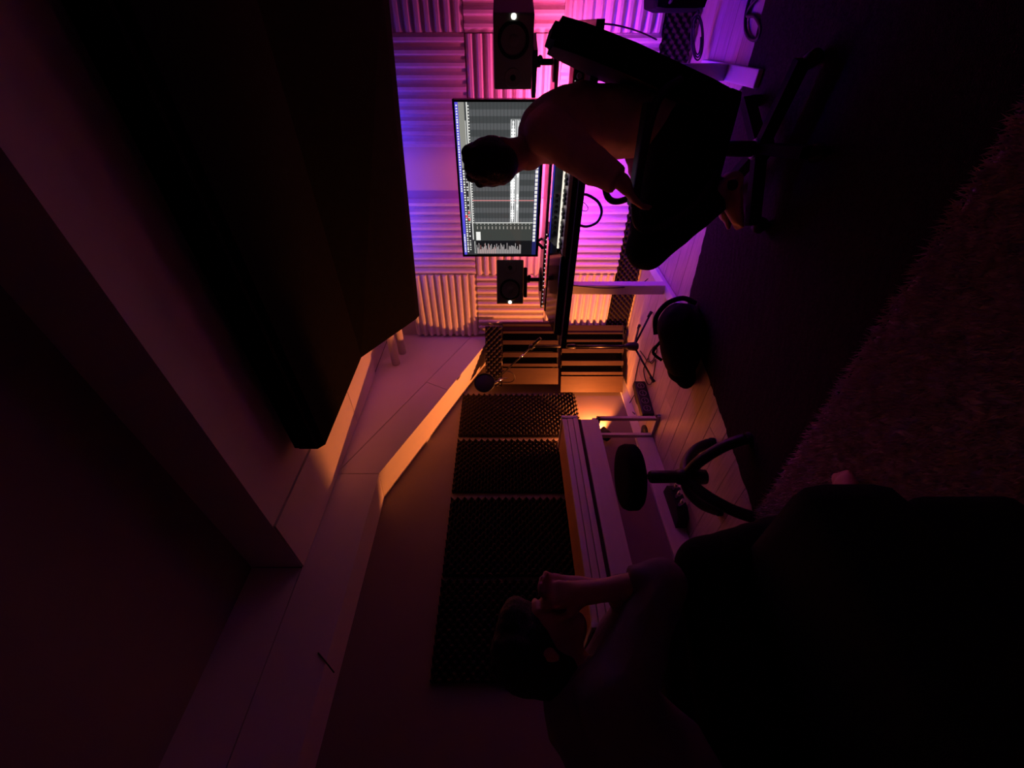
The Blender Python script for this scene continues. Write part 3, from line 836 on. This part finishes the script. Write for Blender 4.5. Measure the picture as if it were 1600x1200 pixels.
MB().tube([bk_ - cw * 0.02, bk_ + cw * 0.06], 0.013, 12).build('counterweight', M_BLACK, ms)
MB().tube([bk_ + cw * 0.17 + Vector((0, -.012, 0)), bk_ + cw * 0.19 + Vector((0, -.03, .02))], 0.008, 8).build('thumb_screw', M_CHROME, ms)
# microphone and pop filter at the boom's end
mw = mc + Vector((MX, MY, 0))
t = thing('microphone', 'black studio microphone at the end of the boom arm', 'microphone', mw)
ax = Vector((-0.35, -0.15, 0.9)).normalized()
rotm = ax.to_track_quat('Z', 'Y').to_matrix().to_4x4()
MB().lathe([(0.010, -0.05), (0.022, -0.045), (0.024, 0.03), (0.026, 0.035), (0.026, 0.09), (0.018, 0.11), (0.004, 0.115)], 20, rotm).build('body', M_BLACK, t)
MB().lathe([(0.030, 0.0), (0.034, 0.0), (0.034, 0.02), (0.030, 0.02)], 20, rotm, False).build('shock_ring', M_CHROME, t)
pfc = atY(757, 598, MY - 0.17)
t = thing('pop_filter', 'round black pop filter clipped in front of the microphone', 'pop filter', pfc)
nrm = (O - pfc).normalized() * 0.7 + Vector((0.5, 0.1, 0.1)); nrm.normalize()
rp = nrm.to_track_quat('Z', 'Y').to_matrix().to_4x4()
MB().lathe([(0.078, -0.006), (0.084, -0.003), (0.084, 0.003), (0.078, 0.006)], 32, rp, False).build('rim', M_BLACK, t)
MB().lathe([(0.078, -0.002), (0.05, 0.002), (0.01, 0.004), (0.002, 0.004)], 32, rp, False).build('mesh', M_BLACK, t)
MB().lathe([(0.078, -0.006), (0.078, -0.0055)], 32, rp).build('rear_mesh', M_BLACK, t)
g0 = pfc * 0; 
MB().tube([rp @ Vector((0.0, -0.084, 0)), rp @ Vector((0.02, -0.13, 0.0)), mw - pfc + Vector((0.05, 0.0, -0.13)), mw - pfc + Vector((0.03, 0.01, -0.04))], 0.005, 8, True, 8).build('gooseneck', M_CHROME, t)
pts = [atY(x, y, MY - 0.02) for x, y in ((772, 592), (782, 581), (793, 580), (802, 584), (804, 592), (798, 597), (785, 597), (775, 594))]
cable('microphone_cable', 'thin cable looping from the microphone along the boom', pts, 0.004, 8)

# ------------------------------------------------------------------ digital piano along the left wall
PX0, PX1, PY0, PY1 = -2.555, -2.20, 0.72, 2.15
pn = thing('digital_piano', 'pale digital piano with closed lid against the left wall', 'piano', ((PX0 + PX1) / 2, (PY0 + PY1) / 2, 0))
def pb(name, m, x0, x1, y0, y1, z0_, z1_, bev=0.003, parent=None):
    return MB().box(x0 - pn.location.x, x1 - pn.location.x, y0 - pn.location.y, y1 - pn.location.y, z0_, z1_, None, bev).build(name, m, parent or pn)
pb('case', M_PIANO, PX0, PX1 - 0.05, PY0, PY1, 0.50, 0.70)
pb('top_lid', M_PIANOW, PX0, PX1 - 0.032, PY0 - .004, PY1 - 0.02, 0.70, 0.722)
pb('end_cap', M_PIANO, PX0, PX1 + 0.002, PY1 - 0.02, PY1 + 0.004, 0.612, 0.732)
pb('end_cap', M_PIANO, PX0, PX1 + 0.002, PY0 - 0.004, PY0 + 0.02, 0.612, 0.732)
zz = [0.612, 0.650, 0.692, 0.729]
for k in range(3):
    pb('fallboard_slat', M_PIANO, PX1 - 0.03, PX1 - (0.0, 0.003, 0.006)[k], PY0 + .02, PY1 - .02, zz[k] + 0.0015, zz[k + 1] - 0.0015, 0.003)
pb('key_gap_shade', M_GROOVE, PX1 - 0.03, PX1 - 0.014, PY0 + .02, PY1 - .02, 0.588, 0.614, 0)  # dark strip in the gap, painted shade below the fallboard
pb('key_slip', M_PIANO, PX1 - 0.02, PX1, PY0 + .0, PY1 - 0.035, 0.462, 0.590)
pb('key_bed', M_PIANO, PX0 + 0.02, PX1 - 0.02, PY0, PY1, 0.470, 0.50)
pb('back_panel', mat('piano_back', (0.20, 0.15, 0.17), 0.6, noise=0.05), -2.445, -2.43, PY0 + .03, PY1 - 0.10, 0.12, 0.47)
pb('lower_board', M_PIANO, -2.43, -2.405, PY0 + .03, PY1 - 0.03, 0.005, 0.135)
for yy in (PY1 - 0.012, PY0 + 0.012):
    pb('leg', M_PIANO, PX1 - 0.03, PX1, yy - 0.012, yy + 0.012, 0.02, 0.47)
    pb('rear_leg', M_PIANO, -2.42, -2.385, yy - 0.012, yy + 0.012, 0.02, 0.47)
    pb('foot_rail', M_PIANO, -2.54, PX1 + 0.02, yy - 0.014, yy + 0.014, 0.0, 0.025)
    MB().tube([(PX1 + 0.01 - pn.location.x, yy - pn.location.y, 0), (PX1 + 0.01 - pn.location.x, yy - pn.location.y, 0.03)], 0.012, 10).build('foot_stud', M_BLACK, pn)
    pb('leg_top', M_PIANO, -2.54, PX1, yy - 0.012, yy + 0.012, 0.44, 0.47)
pdl = MB()
ppos = atX(1060, 786, -2.34)
px_, py_ = ppos.x - pn.location.x, ppos.y - pn.location.y
pe = MB().prism([(px_ - 0.065, py_ - 0.14, 0.0), (px_ + 0.02, py_ - 0.12, 0.0), (px_ + 0.05, py_ - 0.06, 0.0), (px_ + 0.05, py_ + 0.08, 0.0), (px_ + 0.02, py_ + 0.12, 0.0), (px_ - 0.065, py_ + 0.13, 0.0)], (0, 0, 0.07)).build('pedal_box', M_BLACK, pn)
for k in range(3):
    MB().tube([(px_ + 0.03, py_ - 0.06 + k * 0.06, 0.05), (px_ + 0.08, py_ - 0.06 + k * 0.06, 0.055), (px_ + 0.125, py_ - 0.06 + k * 0.06, 0.045)], [0.008, 0.011, 0.014], 10).build('pedal', M_CHROME, pe)

# ------------------------------------------------------------------ round stool at the piano
st = atD(982, 745, 2.05)
t = thing('piano_stool', 'black round stool with curved legs in front of the piano', 'stool', (st.x, st.y, 0))
MB().lathe([(0.10, 0.49), (0.150, 0.492), (0.162, 0.505), (0.164, 0.545), (0.155, 0.566), (0.10, 0.574), (0.002, 0.575)], 40).build('seat', M_CHAIRF, t)
MB().lathe([(0.014, 0.42), (0.014, 0.49)], 14).build('spindle', M_CHROME, t)
MB().lathe([(0.030, 0.16), (0.032, 0.42), (0.026, 0.43)], 18).build('sleeve', M_BLACK, t)
MB().lathe([(0.05, 0.492), (0.05, 0.484), (0.02, 0.47), (0.0195, 0.47)], 18).build('seat_bracket', M_DMETAL, t)
for k in range(4):
    a = math.radians(8 + 90 * k)
    d = Vector((math.cos(a), math.sin(a), 0))
    lg = MB().tube([d * 0.0 + Vector((0, 0, 0.25)), d * 0.10 + Vector((0, 0, 0.21)), d * 0.20 + Vector((0, 0, 0.12)), d * 0.25 + Vector((0, 0, 0.03))], 0.027, 14, True, 6).build('leg', M_BLACK, t)
    MB().lathe([(0.03, 0.0), (0.03, 0.02), (0.024, 0.03)], 14, Matrix.Translation(d * 0.252)).build('rubber_foot', M_RUBBER, lg)
MB().lathe([(0.036, 0.15), (0.04, 0.20), (0.04, 0.28), (0.032, 0.30)], 18).build('leg_hub', M_BLACK, t)

# ------------------------------------------------------------------ rugs
def rug(name, corners, th, m, label, wav=0.006, hang=True):
    c = [Vector((x, y, 0)) for x, y in corners]
    n = 60
    V, F = [], []
    for j in range(n + 1):
        for i in range(n + 1):
            u, v = i / n, j / n
            p = c[0] * (1 - u) * (1 - v) + c[1] * u * (1 - v) + c[2] * u * v + c[3] * (1 - u) * v
            if i in (0, n) or j in (0, n): p += Vector((random.uniform(-wav, wav), random.uniform(-wav, wav), 0))
            V.append((p.x, p.y, th * (0.4 if i in (0, n) or j in (0, n) else 1.0) + random.uniform(0, 0.002)))
    for j in range(n):
        for i in range(n):
            a = j * (n + 1) + i
            F.append((a, a + 1, a + n + 2, a + n + 1))
    k = len(V)
    edge = [i for i in range(n + 1)] + [j * (n + 1) + n for j in range(1, n + 1)] + [n * (n + 1) + i for i in range(n - 1, -1, -1)] + [j * (n + 1) for j in range(n - 1, 0, -1)]
    for e in edge: V.append((V[e][0], V[e][1], 0.001))
    L_ = len(edge)
    for i in range(L_): F.append((edge[i], k + i, k + (i + 1) % L_, edge[(i + 1) % L_]))
    F.append(tuple(k + i for i in range(L_)))
    me = bpy.data.meshes.new(name); me.from_pydata(V, [], F); me.update()
    me.materials.append(m)
    return me
dr = link('floor_rug', rug('floor_rug', [(-1.70, 1.00), (0.75, 1.12), (0.62, 2.55), (-1.36, 2.27)], 0.012, M_RUGD, ''))
tag(dr, 'dark low pile rug under the office chair', 'rug')
sr = thing('shaggy_rug', 'pale shaggy rug in front of the sofa', 'rug', (0, 0, 0))
link('backing', rug('backing', [(-2.05, -0.85), (1.1, -0.85), (1.1, 1.13), (-2.05, 0.97)], 0.028, M_RUGL, ''), sr)
n = 70000
V = np.zeros((n, 3, 3))
bxy = np.stack([rng.uniform(-2.06, 1.1, n), rng.uniform(-0.1, 1.0, n)], 1)
bxy[:, 1] = -0.1 + (rng.uniform(0, 1, n) ** 0.6) * (1.075 + (bxy[:, 0] + 2.05) * 0.05)
ang = rng.uniform(0, 2 * math.pi, n); hh = rng.uniform(0.018, 0.034, n)
w = 0.0035
V[:, 0, 0] = bxy[:, 0] - w * np.cos(ang); V[:, 0, 1] = bxy[:, 1] - w * np.sin(ang); V[:, 0, 2] = 0.024
V[:, 1, 0] = bxy[:, 0] + w * np.cos(ang); V[:, 1, 1] = bxy[:, 1] + w * np.sin(ang); V[:, 1, 2] = 0.024
V[:, 2, 0] = bxy[:, 0] + rng.uniform(-0.016, 0.016, n); V[:, 2, 1] = bxy[:, 1] + rng.uniform(-0.016, 0.016, n); V[:, 2, 2] = 0.024 + hh
me = bpy.data.meshes.new('pile')
me.from_pydata(V.reshape(-1, 3).tolist(), [], np.arange(3 * n).reshape(-1, 3).tolist()); me.update()
me.materials.append(M_RUGL)
o = link('pile', me, sr); o['kind'] = 'stuff'

# ------------------------------------------------------------------ sofa
sf = thing('sofa', 'dark upholstered sofa at the near left', 'sofa', (-1.30, 0.0, 0))
def cushion(name, x0, x1, y0, y1, z0_, z1_, bev, parent, m=M_SOFA):
    o = MB().box(x0, x1, y0, y1, z0_, z1_, None, bev).build(name, m, parent)
    for p in o.data.polygons: p.use_smooth = True
    return o
cushion('base', -0.95, 0.56, -0.75, 0.50, 0.07, 0.30, 0.03, sf)
cushion('seat_cushion', -0.93, -0.19, -0.55, 0.535, 0.30, 0.47, 0.05, sf)
cushion('seat_cushion', -0.18, 0.57, -0.55, 0.535, 0.30, 0.525, 0.06, sf)
cushion('back_cushion', -0.93, 0.56, -0.90, -0.58, 0.30, 0.88, 0.08, sf)
for (x, y) in ((-0.9, -0.7), (0.5, -0.7), (-0.9, 0.44), (0.5, 0.44)):
    bx('leg', M_BLACK, sf, x - .03, x + .03, y - .03, y + .03, 0.0, 0.08)

# ------------------------------------------------------------------ backpack on the floor
bp_ = atZ(1095, 562, 0.0)
t = thing('backpack', 'black backpack lying on the corner of the dark rug', 'bag', (-1.43, 1.99, 0.0), math.radians(215))
mb = SD()
mb.ball((-0.10, 0, 0.125), 0.14, 3, (1.05, 0.95, 0.85)).ball((0.06, 0.0, 0.10), 0.12, 3, (1.2, 1.1, 0.8)).ball((0.0, 0.0, 0.11), 0.14, 3, (1.1, 1.0, 0.78)).ball((-0.05, 0.02, 0.06), 0.14, 3, (1.3, 1.0, 0.42))
fuse('body', mb, 0.012, M_BAG, t, 4, 0.006, 14)
mb = SD().ball((0.16, -0.03, 0.085), 0.085, 3, (0.9, 1.1, 0.9)).ball((0.20, -0.03, 0.055), 0.07, 3, (1.0, 1.1, 0.75))
fuse('front_pocket', mb, 0.010, M_BAG, t, 4, 0.004, 18)
MB().tube([(-0.06, -0.10, 0.22), (-0.16, -0.10, 0.225), (-0.245, -0.08, 0.17), (-0.275, -0.04, 0.09), (-0.24, 0.0, 0.03)], 0.016, 8, True, 6).build('strap', M_BAG, t)
MB().tube([(-0.02, -0.12, 0.18), (0.05, -0.15, 0.215), (0.10, -0.12, 0.17)], 0.010, 8, True, 6).build('carry_loop', M_BAG, t)
# rounded black case at the right edge, under the desk
t = thing('equipment_case', 'rounded black equipment case hung under the right end of the desk', 'case', (0.135, 2.86, 0.155))
MB().box(-0.085, 0.26, -0.15, 0.15, 0.0, 0.27, None, 0.06).build('shell', mat('case_black', (0.005, 0.005, 0.008), 0.8, noise=0.1, spec=0.08), t)
bx('bracket', M_DMETAL, t, 0.0, 0.02, 0.0, 0.02, 0.27, DH - 0.03 - 0.155)
MB().tube([(-0.05, -0.15, 0.2), (-0.03, -0.18, 0.2), (0.05, -0.18, 0.2), (0.07, -0.15, 0.2)], 0.008, 8, True, 4).build('handle', M_BLACK, t)

# ------------------------------------------------------------------ office chair
CR = math.radians(187)
CH = Vector((-0.388, 1.934, 0))
ch = thing('office_chair', 'black office chair with reclined back in front of the desk', 'chair', CH, CR)
MB().box(-0.20, 0.27, -0.245, 0.245, 0.325, 0.415, None, 0.035).build('seat', M_CHAIRF, ch)
bd = Vector((-0.36, 0, 0.65)).normalized()
bxm = Matrix.Translation((-0.145, 0, 0.335)) @ Matrix.Rotation(-math.atan2(0.22, 0.66), 4, 'Y')
mb = MB()
outl = [(-0.20, 0.0), (0.20, 0.0), (0.235, 0.12), (0.23, 0.42), (0.20, 0.60), (0.14, 0.69), (-0.14, 0.69), (-0.20, 0.60), (-0.23, 0.42), (-0.235, 0.12)]
mb.prism([(-0.045, y_, z_) for y_, z_ in outl], (0.085, 0, 0), bxm)
bmesh.ops.bevel(mb.bm, geom=list(mb.bm.edges), offset=0.018, segments=2, affect='EDGES')
mb.build('backrest', M_CHAIRF, ch)
for s_ in (1, -1):
    y_ = 0.285 * s_
    arm = MB().tube([(-0.22, y_ * 0.86, 0.56), (-0.17, y_, 0.635), (-0.05, y_, 0.655), (0.16, y_, 0.655), (0.245, y_, 0.62), (0.245, y_, 0.54), (0.16, y_, 0.42), (0.05, y_ * .9, 0.36)], 0.016, 10, True, 6).build('armrest', M_BLACK, ch)
    MB().box(-0.16, 0.17, y_ - 0.035, y_ + 0.035, 0.655, 0.68, None, 0.010).build('arm_pad', M_BLACK, arm)
bx('mechanism', M_BLACK, ch, -0.12, 0.12, -0.10, 0.10, 0.275, 0.33, 0.01)
MB().tube([(0.08, 0.05, 0.295), (0.10, 0.24, 0.285)], 0.007, 8).ball((0.10, 0.25, 0.285), 0.02, 2, (1, 1.5, .8)).build('lever', M_BLACK, ch)
MB().lathe([(0.018, 0.22), (0.018, 0.30)], 16).build('gas_lift', M_DMETAL, ch)
MB().lathe([(0.030, 0.07), (0.030, 0.22), (0.024, 0.24)], 16).build('column', M_BLACK, ch)
MB().lathe([(0.05, 0.06), (0.05, 0.10), (0.034, 0.12)], 18).build('hub', M_BLACK, ch)
for k in range(5):
    a = math.radians(20 + 72 * k)
    d = Vector((math.cos(a), math.sin(a), 0)); pr = Vector((-d.y, d.x, 0))
    lg = MB()
    lg.prism([d * 0.03 + pr * -0.024 + Vector((0, 0, .065)), d * 0.03 + pr * 0.024 + Vector((0, 0, .065)), d * 0.03 + pr * 0.018 + Vector((0, 0, .112)), d * 0.03 - pr * 0.018 + Vector((0, 0, .112))], d * 0.27 + Vector((0, 0, -0.012)))
    lo = lg.build('base_leg', M_CHBASE, ch)
    MB().lathe([(0.026, -0.022), (0.028, -0.006), (0.028, 0.006), (0.026, 0.022)], 16, Matrix.Translation(d * 0.30 + Vector((0, 0, 0.042))) @ Matrix.Rotation(a + 0.6, 4, 'Z') @ Matrix.Rotation(math.radians(90), 4, 'X')).build('caster', M_RUBBER, lo)

# ------------------------------------------------------------------ people
def head_parts(mb, c, R, k=1.0):
    """head of about 0.23 m; R: 3x3, x = face direction, y = left, z = crown"""
    def P(x, y, z): return Vector(c) + R @ (Vector((x, y, z)) * k)
    mb.ball(P(-0.012, 0, 0.030), 0.095 * k, 3, (1.02, 0.82, 0.92), R)
    mb.ball(P(0.030, 0, -0.015), 0.075 * k, 3, (0.92, 0.86, 1.15), R)
    mb.ball(P(0.052, 0, -0.078), 0.042 * k, 3, (1.0, 0.98, 0.80), R)
    mb.limb([P(0.088, 0, 0.025), P(0.108, 0, -0.022)], [0.009 * k, 0.014 * k])
    mb.limb([P(0.096, 0.012, -0.028), P(0.096, -0.012, -0.028)], [0.009 * k, 0.009 * k])
    mb.limb([P(0.088, 0.018, -0.055), P(0.095, 0, -0.053), P(0.088, -0.018, -0.055)], [0.006 * k, 0.009 * k, 0.006 * k])
    mb.limb([P(0.078, 0.045, 0.034), P(0.092, 0.02, 0.038), P(0.092, -0.02, 0.038), P(0.078, -0.045, 0.034)], [0.009 * k] * 4)
    for s in (1, -1):
        mb.ball(P(0.076, s * 0.031, 0.014), 0.014 * k, 2)
        mb.ball(P(-0.008, s * 0.080, -0.008), 0.030 * k, 2, (0.55, 0.32, 1.0), R)
    return P
def eyes(P, k, parent):
    for s in (1, -1):
        MB().ball(P(0.083, s * 0.031, 0.014), 0.0105 * k, 2).build('eye', mat('eye_white', (0.7, 0.68, 0.65), 0.2, noise=0.02), parent)
def hand(mb, wrist, d, n, side, curl=0.5, k=1.0):
    """d: finger direction, n: palm-facing normal, side: vector towards the thumb"""
    d, n, side = Vector(d).normalized(), Vector(n).normalized(), Vector(side).normalized()
    w = Vector(wrist)
    mb.limb([w, w + d * 0.03 * k], [0.024 * k, 0.026 * k])
    for s in (-0.024, -0.008, 0.008, 0.024):
        mb.limb([w + d * 0.02 * k + side * s * 0.7 * k, w + d * 0.085 * k + side * s * k], [0.014 * k, 0.0115 * k], 10)
    for j, s in enumerate((0.027, 0.009, -0.009, -0.026)):
        ln_ = (0.072, 0.080, 0.075, 0.058)[j] * k
        p = w + d * 0.088 * k + side * s * k
        a, pts, rs = 0.0, [p], [0.0105 * k]
        for q_, fr_ in enumerate((0.45, 0.32, 0.23)):
            a += curl * (0.9, 1.0, 0.8)[q_]
            p = p + (d * math.cos(a) + n * math.sin(a)) * ln_ * fr_
            pts.append(p); rs.append((0.0095, 0.0088, 0.0078)[q_] * k)
        mb.limb(pts, rs, 8)
    b_ = w + d * 0.025 * k + side * 0.022 * k
    t1 = b_ + (side * 0.75 + d * 0.6 + n * 0.35).normalized() * 0.042 * k
    t2 = t1 + (d * 0.85 + side * 0.25 + n * 0.45).normalized() * 0.030 * k
    t3 = t2 + (d * 0.9 + n * 0.45 - side * 0.1).normalized() * 0.024 * k
    mb.limb([b_, t1, t2, t3], [0.015 * k, 0.0115 * k, 0.0105 * k, 0.0085 * k], 10)
def foot(mb, ankle, d, side, k=1.0):
    d, side = Vector(d).normalized(), Vector(side).normalized()
    dn = d.cross(side); dn = dn if dn.z < 0 else -dn
    a = Vector(ankle)
    heel = a - d * 0.035 * k + dn * 0.055 * k
    ball_ = a + d * 0.125 * k + dn * 0.060 * k
    mb.limb([a, heel], [0.036 * k, 0.032 * k])
    mb.limb([heel, a + d * 0.05 * k + dn * 0.045 * k, ball_], [0.032 * k, 0.036 * k, 0.024 * k])
    for s in (-0.022, 0.0, 0.022):
        mb.limb([a + d * 0.03 * k + dn * 0.03 * k + side * s * 0.6 * k, ball_ + side * s * k], [0.030 * k, 0.020 * k])
    for j, s in enumerate((0.030, 0.012, -0.003, -0.017, -0.030)):
        ln_ = (0.052, 0.048, 0.042, 0.036, 0.030)[j]; r_ = (0.0135, 0.0095, 0.009, 0.0085, 0.008)[j]
        p = ball_ + side * s * k + dn * 0.006 * k
        mb.limb([p - d * 0.02 * k, p + d * ln_ * 0.6 * k, p + d * ln_ * k + dn * 0.006 * k], [r_ * 1.1 * k, r_ * k, r_ * 0.9 * k], 8)

# --- the player in the office chair (chair coordinates: x forward, y left)
pl = thing('person', 'person in a tan shirt sitting in the office chair facing the screen', 'person', CH, CR)
V3 = Vector
RC = Matrix.Rotation(-CR, 3, 'Z')
def lc(x, y, d): return RC @ (atD(x, y, d) - CH)
pel = lc(1052, 196, 1.70); wai = lc(985, 192, 1.71); che = lc(905, 192, 1.71); upc = lc(852, 205, 1.70); nek = lc(824, 238, 1.69); hd = lc(780, 252, 1.67)
shL, shR = upc + V3((0.0, 0.165, -0.01)), upc + V3((0.0, -0.165, -0.01))
elL, elR = lc(932, 262, 1.52), shR + V3((-0.02, -0.06, -0.25))
wrL, wrR = lc(972, 284, 1.48), pel + V3((0.10, -0.08, 0.14))
hpL, hpR = pel + V3((0.02, 0.09, 0)), pel + V3((0.02, -0.09, 0))
knL, knR = lc(1012, 388, 1.72), lc(1012, 372, 1.95)
anL, anR = lc(1128, 300, 1.62), lc(1120, 296, 1.80)
face = Matrix.Rotation(math.radians(-96), 3, 'Z') @ Matrix.Rotation(math.radians(12), 3, 'Y')
mb = SD()
P1 = head_parts(mb, hd, face)
mb.limb([nek + V3((-.01, 0, -.03)), hd + V3((-0.03, 0, -0.05))], [0.056, 0.052])
mb.limb([pel, wai, che, upc, nek], [0.12, 0.115, 0.125, 0.105, 0.058])
for sh, el, wr in ((shL, elL, wrL), (shR, elR, wrR)):
    mb.limb([upc, sh, el, wr], [0.07, 0.058, 0.043, 0.027])
hand(mb, wrL, lc(994, 318, 1.50) - wrL, (0.1, -0.3, -1), (0, -1, 0.15), 0.75, 0.92)
hand(mb, wrR, (1, 0.2, -0.2), (0, 0, -1), (0, 1, 0), 0.35)
for hp, kn, an in ((hpL, knL, anL), (hpR, knR, anR)):
    mid = kn.lerp(an, 0.3)
    mb.limb([pel, hp, kn, mid, an], [0.11, 0.095, 0.062, 0.058, 0.038])
foot(mb, anL, (1.0, 0.25, -0.25), (0, -1, 0), 0.9)
foot(mb, anR, (1.0, 0.1, -0.1), (0, 1, 0), 0.9)
body = fuse('body', mb, 0.006, M_SKIN, pl, 5)
eyes(P1, 1.0, pl)
mb = SD()
mb.limb([pel.lerp(wai, 0.15), wai, che, upc.lerp(che, 0.3), upc, nek + V3((0, 0, -0.01))], [0.128, 0.128, 0.138, 0.130, 0.108, 0.070])
for s_ in (1, -1):
    mb.limb([pel.lerp(wai, 0.25) + V3((-.01, s_ * .055, 0)), wai + V3((-.01, s_ * .065, 0)), che + V3((-.01, s_ * .075, 0)), upc + V3((0, s_ * .09, 0))], [0.108, 0.115, 0.118, 0.088])
for sh, el in ((shL, elL), (shR, elR)):
    mb.limb([upc.lerp(sh, 0.5), sh, sh.lerp(el, 0.45)], [0.088, 0.082, 0.074])
    mb.limb([sh.lerp(el, 0.4), el], [0.072, 0.062])
    wr = wrL if sh is shL else wrR
    mb.tube([el, el.lerp(wr, 0.85)], [0.062, 0.045], 18)
fuse('shirt', mb, 0.008, M_SHIRT, pl, 2, 0.010, 7)
mb = SD()
mb.limb([pel + V3((0, 0.04, 0)), pel + V3((0, -0.04, 0))], [0.135, 0.135])
mb.limb([pel, pel.lerp(wai, 0.3)], [0.135, 0.128])
for hp, kn, an in ((hpL, knL, anL), (hpR, knR, anR)):
    mid = kn.lerp(an, 0.35)
    mb.limb([hp, kn], [0.115, 0.085])
    mb.limb([kn, mid], [0.085, 0.080])
    mb.tube([mid, kn.lerp(an, 0.93)], [0.080, 0.066], 18)
fuse('trousers', mb, 0.008, M_PANTS, pl, 4, 0.004, 10)
mb = SD()
mb.ball(P1(-0.022, 0, 0.040), 0.104, 3, (1.00, 0.86, 0.92), face)
mb.ball(P1(-0.050, 0, -0.010), 0.075, 3, (0.85, 1.0, 1.05), face)
mb.ball(P1(0.040, 0, 0.085), 0.058, 3, (1.0, 1.15, 0.75), face)
for k in range(26):
    a = random.uniform(0, 6.28); e = random.uniform(0.2, 1.3)
    mb.ball(P1(-0.022 + 0.095 * math.cos(a) * math.cos(e), 0.082 * math.sin(a) * math.cos(e), 0.042 + 0.088 * math.sin(e)), random.uniform(0.016, 0.026), 1)
for s_ in (1, -1): mb.ball(P1(-0.012, s_ * 0.052, 0.018), 0.052, 3, (1.0, 0.75, 0.95), face)
fuse('hair', mb, 0.006, M_HAIR, pl, 3, 0.004, 40)

# --- the onlooker on the sofa, hands folded in front of the face
o2 = V3((-1.28, 0.05, 0))
p2_ = thing('person', 'person in a pale sweatshirt hunched on the sofa with hands before the face', 'person', o2)
def w2(p): return V3(p) - o2
pel = w2((-1.36, -0.02, 0.60)); wai = w2((-1.36, 0.05, 0.74)); che = w2((-1.345, 0.16, 0.86)); upc = w2((-1.335, 0.24, 0.925)); nek = w2((-1.315, 0.30, 0.955)); hd = w2((-1.265, 0.375, 1.045))
shL, shR = w2((-1.50, 0.27, 0.91)), w2((-1.18, 0.23, 0.90))
elL, elR = w2((-1.33, 0.53, 0.735)), w2((-1.105, 0.47, 0.735))
wrL, wrR = w2((-1.215, 0.50, 0.93)), w2((-1.135, 0.455, 0.925))
hpL, hpR = w2((-1.45, 0.03, 0.60)), w2((-1.27, 0.03, 0.60))
knL, knR = w2((-1.40, 0.50, 0.60)), w2((-1.10, 0.50, 0.605))
anL, anR = w2((-1.38, 0.68, 0.12)), w2((-1.12, 0.66, 0.12))
face2 = Matrix.Rotation(math.radians(60), 3, 'Z') @ Matrix.Rotation(math.radians(10), 3, 'Y')
mb = SD()
P2 = head_parts(mb, hd, face2)
mb.limb([nek + V3((0, -.02, -.03)), hd + V3((-0.02, -0.02, -0.05))], [0.055, 0.05])
mb.limb([pel, wai, che, upc, nek], [0.12, 0.112, 0.118, 0.10, 0.058])
for sh, el, wr in ((shL, elL, wrL), (shR, elR, wrR)):
    mb.limb([upc, sh, el, wr], [0.07, 0.056, 0.040, 0.027])
hand(mb, wrR, (-0.25, 0.05, 1), (-0.95, 0.1, -0.1), (-0.1, -0.9, 0.2), 0.62)
hand(mb, wrL, (0.35, -0.1, 1), (0.9, -0.2, 0.1), (0.0, -1.0, 0.2), 0.62)
for hp, kn, an in ((hpL, knL, anL), (hpR, knR, anR)):
    mb.limb([pel, hp, kn, kn.lerp(an, 0.3), an], [0.11, 0.09, 0.060, 0.056, 0.038])
    foot(mb, an, (0.05, 1, -0.05), (1 if kn is knL else -1, 0, 0))
fuse('body', mb, 0.006, M_SKIN, p2_, 5)
eyes(P2, 1.0, p2_)
mb = SD()
mb.limb([w2((-1.36, -0.02, 0.62)), wai, che, upc, w2((-1.325, 0.28, 0.945))], [0.14, 0.145, 0.142, 0.125, 0.075])
mb.limb([w2((-1.43, 0.0, 0.64)), w2((-1.43, 0.15, 0.82)), shL], [0.12, 0.115, 0.085])
mb.limb([w2((-1.29, 0.0, 0.64)), w2((-1.27, 0.15, 0.82)), shR], [0.12, 0.115, 0.085])
for sh, el, wr in ((shL, elL, wrL), (shR, elR, wrR)):
    mb.limb([sh, el], [0.080, 0.060])
    mb.tube([el, el.lerp(wr, 0.40)], [0.060, 0.047], 18)
    mb.tube([el.lerp(wr, 0.36), el.lerp(wr, 0.44)], [0.052, 0.050], 18)
fuse('sweatshirt', mb, 0.008, M_HOOD, p2_, 2, 0.010, 8)
mb = SD()
mb.limb([w2((-1.40, -0.02, 0.60)), w2((-1.32, -0.02, 0.60))], [0.135, 0.135])
for hp, kn, an in ((hpL, knL, anL), (hpR, knR, anR)):
    mb.limb([hp, kn, kn.lerp(an, 0.35)], [0.11, 0.082, 0.076])
    mb.tube([kn.lerp(an, 0.3), kn.lerp(an, 0.95)], [0.078, 0.066], 18)
fuse('trousers', mb, 0.008, M_PANTS, p2_, 4, 0.004, 10)
mb = SD()
mb.ball(P2(-0.024, 0, 0.040), 0.106, 3, (1.02, 0.88, 0.95), face2)
mb.ball(P2(-0.055, 0, -0.02), 0.080, 3, (0.9, 1.0, 1.15), face2)
mb.ball(P2(0.035, 0, 0.088), 0.060, 3, (1.1, 1.2, 0.75), face2)
for k in range(26):
    a = random.uniform(0, 6.28); e = random.uniform(0.1, 1.3)
    mb.ball(P2(-0.024 + 0.098 * math.cos(a) * math.cos(e), 0.085 * math.sin(a) * math.cos(e), 0.04 + 0.092 * math.sin(e)), random.uniform(0.016, 0.028), 1)
fuse('hair', mb, 0.006, M_HAIR, p2_, 3, 0.005, 40)
